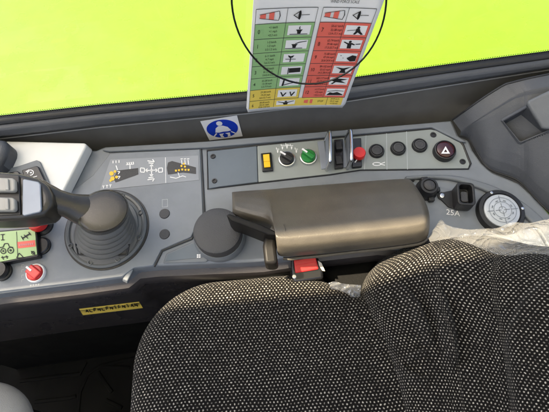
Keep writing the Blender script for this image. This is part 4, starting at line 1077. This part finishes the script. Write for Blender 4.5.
# ================================================================== corner trim
ct = thing('corner_trim', C(540, 160, 0), 'grey moulded corner trim panel with recess right of the hazard button', 'trim panel')
EDGE = [(452.6, 120, .010), (466, 110.5, .034), (483, 98.5, .054), (503, 86, .068), (513, 82.5, .074), (549, 74.5, .086), (690, 48, .12)]
CRE = [(461, 131, .012), (474, 122, .034), (493, 109.5, .054), (513, 97.3, .068), (522, 93.2, .074), (549, 87, .086), (690, 66, .12)]
LOW = [(460, 136, .002), (469.5, 139.6, .002), (483.5, 163, .002), (494, 171.5, .002), (520, 182.3, .002), (549.5, 212.5, .002), (650, 300, .002)]
def dense(pl, n=6): return [V(p) for p in crom([V(p) for p in pl], n)]
E_, R_, L_ = dense(EDGE), dense(CRE), dense(LOW)
rows = []
for k_ in range(len(E_)):
    a, c_, d = E_[k_], R_[k_], L_[k_]
    col = [(a.x-1.5, a.y+.5, -.01), a, a.lerp(c_, .06), a.lerp(c_, .5), a.lerp(c_, .90), a.lerp(c_, .97), c_.lerp(d, .012), c_.lerp(d, .04)]
    for t in (.12, .25, .4, .55, .7, .85, .95, .985, 1): 
        q = c_.lerp(d, t); q.z = c_.z*(1-t)**.8 + d.z*t if t < 1 else d.z; col.append(q)
    rows.append([C(q[0], q[1], q[2]) for q in col])
RECO = [(500.5, 120.5), (503, 118), (526, 105.2), (552, 126), (554, 131), (520.5, 144.6), (517.5, 143.5)]
RECI = [(502.6, 121), (505, 119.2), (526.6, 107), (551, 126.8), (552, 129.6), (521, 142.4), (518.7, 141.4)]
RECH = [(503.5, 121.2), (505.6, 120), (526.8, 108), (550, 127.4), (550.8, 129), (521.2, 141.6), (519.4, 140.8)]
RECM = [((a[0]*.35+c_[0]*.65), (a[1]*.35+c_[1]*.65)) for a, c_ in zip(RECO, RECI)]
full = obj('tmp', B().grid(rows), m_trim, ct); bpy.context.view_layer.update(); TP = bvh_of(full); bpy.data.objects.remove(full)
def topx(p):
    d = p-CAM; z = d.dot(FWD); return 274.5+FX*d.dot(RT)/z, 206-FX*d.dot(UPV)/z
def inside(x, y, pl):
    c_ = False
    for (x1_, y1_), (x2_, y2_) in zip(pl, pl[1:]+pl[:1]):
        if (y1_ > y) != (y2_ > y) and x < (x2_-x1_)*(y-y1_)/(y2_-y1_)+x1_: c_ = not c_
    return c_
SUB = 12; fine = []
for i in range((len(rows)-1)*SUB+1):
    a_ = min(i//SUB, len(rows)-2); fa = i/SUB-a_; r_ = []
    for k_ in range((len(rows[0])-1)*SUB+1):
        b_ = min(k_//SUB, len(rows[0])-2); fb = k_/SUB-b_
        r_.append(rows[a_][b_].lerp(rows[a_+1][b_], fa).lerp(rows[a_][b_+1].lerp(rows[a_+1][b_+1], fa), fb))
    fine.append(r_)
pb = B().grid(fine)
pb.f = [f for f in pb.f if not any(inside(*topx(pb.v[k_]), RECM) for k_ in f)]
panel = obj('panel', pb, m_trim, ct, smooth=True)
def tq(x, y, o):
    p = hit(TP, x, y, 0); return p + (CAM-p).normalized()*o
n_ = len(RECO)
vs = [tq(x, y, .0008) for x, y in RECO] + [tq(x, y, .0030) for x, y in RECI] + [tq(x, y, .0024) for x, y in RECH] + [tq(x, y, 0)-CN*.016 for x, y in RECH]
fs = [(l*n_+i, l*n_+(i+1) % n_, (l+1)*n_+(i+1) % n_, (l+1)*n_+i) for l in range(3) for i in range(n_)]
obj('recess_rim', B().add(vs, fs), m_trim, ct)
obj('recess_floor', B().poly([tq(x, y, 0)-CN*.0155 for x, y in RECH]), m_trimd, ct)
lat = [(525.5, 104.5), (528, 101), (548, 91.5), (600, 85), (600, 118), (549.5, 129.6), (543.5, 130.2), (540.5, 128.5)]
obj('latch', B().prism([tq(x, y, -.004) for x, y in lat], [tq(x+.6, y-.6, .014) for x, y in lat]), m_latch, ct, bevel=.004, seg=4)
obj('edge_seam', B().tube([C(p.x, p.y, p.z+.0005) for p in L_], .0013, 8), m_blk, ct, smooth=True)
obj('edge_seam', B().tube([C(p.x-.4, p.y-.2, p.z) for p in E_], .0013, 8), m_blk, ct, smooth=True)

# ================================================================== floor mat, grey cover
mt = thing('floor_mat', (-.25, .15, .03), 'black rubber floor mat with raised ribs below the console', 'floor mat')
obj('mat_sheet', B().prism([V(p) for p in ((-.85, -.55, .0305), (.5, -.55, .0305), (.5, .36, .0305), (-.85, .36, .0305))], [V(p) for p in ((-.85, -.55, .042), (.5, -.55, .042), (.5, .36, .042), (-.85, .36, .042))]), m_mat, mt, bevel=.004)
def fpz(x, y, z=.042): return PZ(x, y, z)
for path in ([(0, 363), (55, 357), (80, 352), (86, 345)], [(20, 381), (60, 376), (80, 374), (86, 362)], [(35, 402), (70, 398), (76, 396)], [(0, 346), (60, 339), (130, 333)],
             [(78, 412), (80, 392), (88, 374), (100, 366), (135, 358)], [(98, 372), (106, 384), (112, 392)], [(106, 400), (122, 408)], [(100, 366), (130, 368)]):
    obj('rib', B().tube([fpz(x, y, .0425) for x, y in path], .0045, 8, rb=.003), m_mat, mt, smooth=True)
obj('kick_rail', B().tube([fpz(x, y, .052) for x, y in ((-60, 349), (0, 342), (70, 333), (140, 324), (260, 310))], .012, 10), m_blk, mt, smooth=True)
gc = V(D(-28, 441, .60)); 
rows = []
for j in range(15):
    a = math.pi/2*j/14
    rows.append([gc + V((math.cos(t*2*math.pi/48)*.082*math.cos(a)*1.0, math.sin(t*2*math.pi/48)*.074*math.cos(a)**.9 if math.cos(a) > 0 else 0, .035*math.sin(a))) for t in range(49)])
gcv = thing('knee_cover', gc, 'rounded grey moulded cover at the bottom left corner beside the floor mat', 'cover')
obj('shell', B().grid(rows), m_greycv, gcv, smooth=True)
obj('foot', B().lathe(gc - V((0, 0, .56)), V((0, 0, 1)), [(.055, 0), (.055, .54), (.068, .555), (.075, .56)], 32), m_blk, gcv, smooth=True)

# ================================================================== outside: lime engine cover; unseen roof added for shade, slotted for a sun band
hd = thing('engine_cover', (0, 1.2, -1.6), 'lime green painted body panel filling the view outside the window', 'body panel')
HZ = .40
rows = []
for y, dz in ((YW+.045, -.5), (YW+.05, -.03), (YW+.07, -.008), (YW+.11, 0), (1.0, .012), (1.5, .012), (2.0, -.02), (2.15, -.07), (2.2, -.6), (2.2, -1.9)):
    rows.append([V((x, y, HZ+dz)) for x in [-2.2+.2*i for i in range(23)]])
obj('cover_shell', B().grid(rows), m_lime, hd, smooth=True)
obj('cover_base', B().box(V((0, 1.42, -1.6)), XH, V((0, 1, 0)), V((0, 0, 1)), 4.2, 1.3, 1.7), m_blk, hd)

rf = thing('sun_slot_roof', (0, 0, 1.95), 'unseen pale cab roof with a slot added to pass a band of sun', 'roof')
def slab(x0, y0, x1, y1, z0, z1): return B().prism([V(p) for p in ((x0, y0, z0), (x1, y0, z0), (x1, y1, z0), (x0, y1, z0))], [V(p) for p in ((x0, y0, z1), (x1, y0, z1), (x1, y1, z1), (x0, y1, z1))])
ROOF_Z = 1.95
# sun: direction to the sun
SE, SA = R(62), R(188)      # elevation, azimuth measured from +X towards +Y
SD = V((math.cos(SE)*math.cos(SA), math.cos(SE)*math.sin(SA), math.sin(SE)))
def roof_y(y, z): return y + SD.y/SD.z*(ROOF_Z-z)       # where the light for a point at y, z crosses the roof
ya, yb = roof_y(.206, .60), roof_y(.256, .612)  # slot edges set so a band of sun crosses the seat rim
obj('roof_shade_panel', slab(-1.9, -.85, 1.1, ya, ROOF_Z, ROOF_Z+.03), m_roofm, rf)
obj('slot_blocker', slab(-1.88, ya-.02, -1.10, yb+.03, ROOF_Z+.031, ROOF_Z+.04), m_roofm, rf)  # unseen cover added over the slot end, keeps sun off the floor
q_ = [(-1.9, yb-.030), (1.1, yb+.036), (1.1, YW-.06), (-1.9, YW-.06)]
obj('roof_shade_panel', B().prism([V((x, y, ROOF_Z)) for x, y in q_], [V((x, y, ROOF_Z+.03)) for x, y in q_]), m_roofm, rf)
for x in (-1.9, 1.06): obj('roof_bar', slab(x, ya-.02, x+.04, yb+.02, ROOF_Z-.04, ROOF_Z-.001), m_roofm, rf)

sh_ = thing('cab_light_blocker', (0, -.62, .03), 'unseen lower cab panels added to keep daylight off the floor', 'bodywork')  # out-of-view panels added to darken the cab floor
obj('door_side_blocker', slab(-.93, -.66, .97, -.62, .03, .85), m_roofm, sh_, bevel=.005)
obj('front_blocker', slab(-.99, -.66, -.94, YW+.02, .03, .72), m_roofm, sh_, bevel=.005)
obj('rear_blocker', slab(.98, -.66, 1.02, YW+.02, .03, .95), m_roofm, sh_, bevel=.005)
# ------------------------------------------------------------------ light
W = bpy.data.worlds.new('World'); S.world = W; W.use_nodes = True
nt = W.node_tree; bg = nt.nodes['Background']; sky = nt.nodes.new('ShaderNodeTexSky')
sky.sky_type = 'NISHITA'; sky.sun_disc = False; sky.sun_elevation = SE
sky.sun_rotation = math.atan2(SD.x, SD.y)
sky.air_density = 1.0; sky.dust_density = 6.0; sky.ozone_density = 1.0
nt.links.new(sky.outputs[0], bg.inputs['Color']); bg.inputs['Strength'].default_value = .10
su = bpy.data.lights.new('sun', 'SUN'); su.energy = 5; su.angle = R(.6); su.color = (1, .84, .60)
so_ = bpy.data.objects.new('sun', su); COL.objects.link(so_); so_.location = (0, 0, 5)
so_.rotation_euler = SD.to_track_quat('Z', 'Y').to_euler()
S.view_settings.view_transform = 'Standard'; S.view_settings.look = 'None'; S.view_settings.exposure = 1.9; S.view_settings.gamma = 1
S.cycles.max_bounces = 10; S.cycles.transparent_max_bounces = 16; S.cycles.use_denoising = True
S.cycles.sample_clamp_indirect = 8
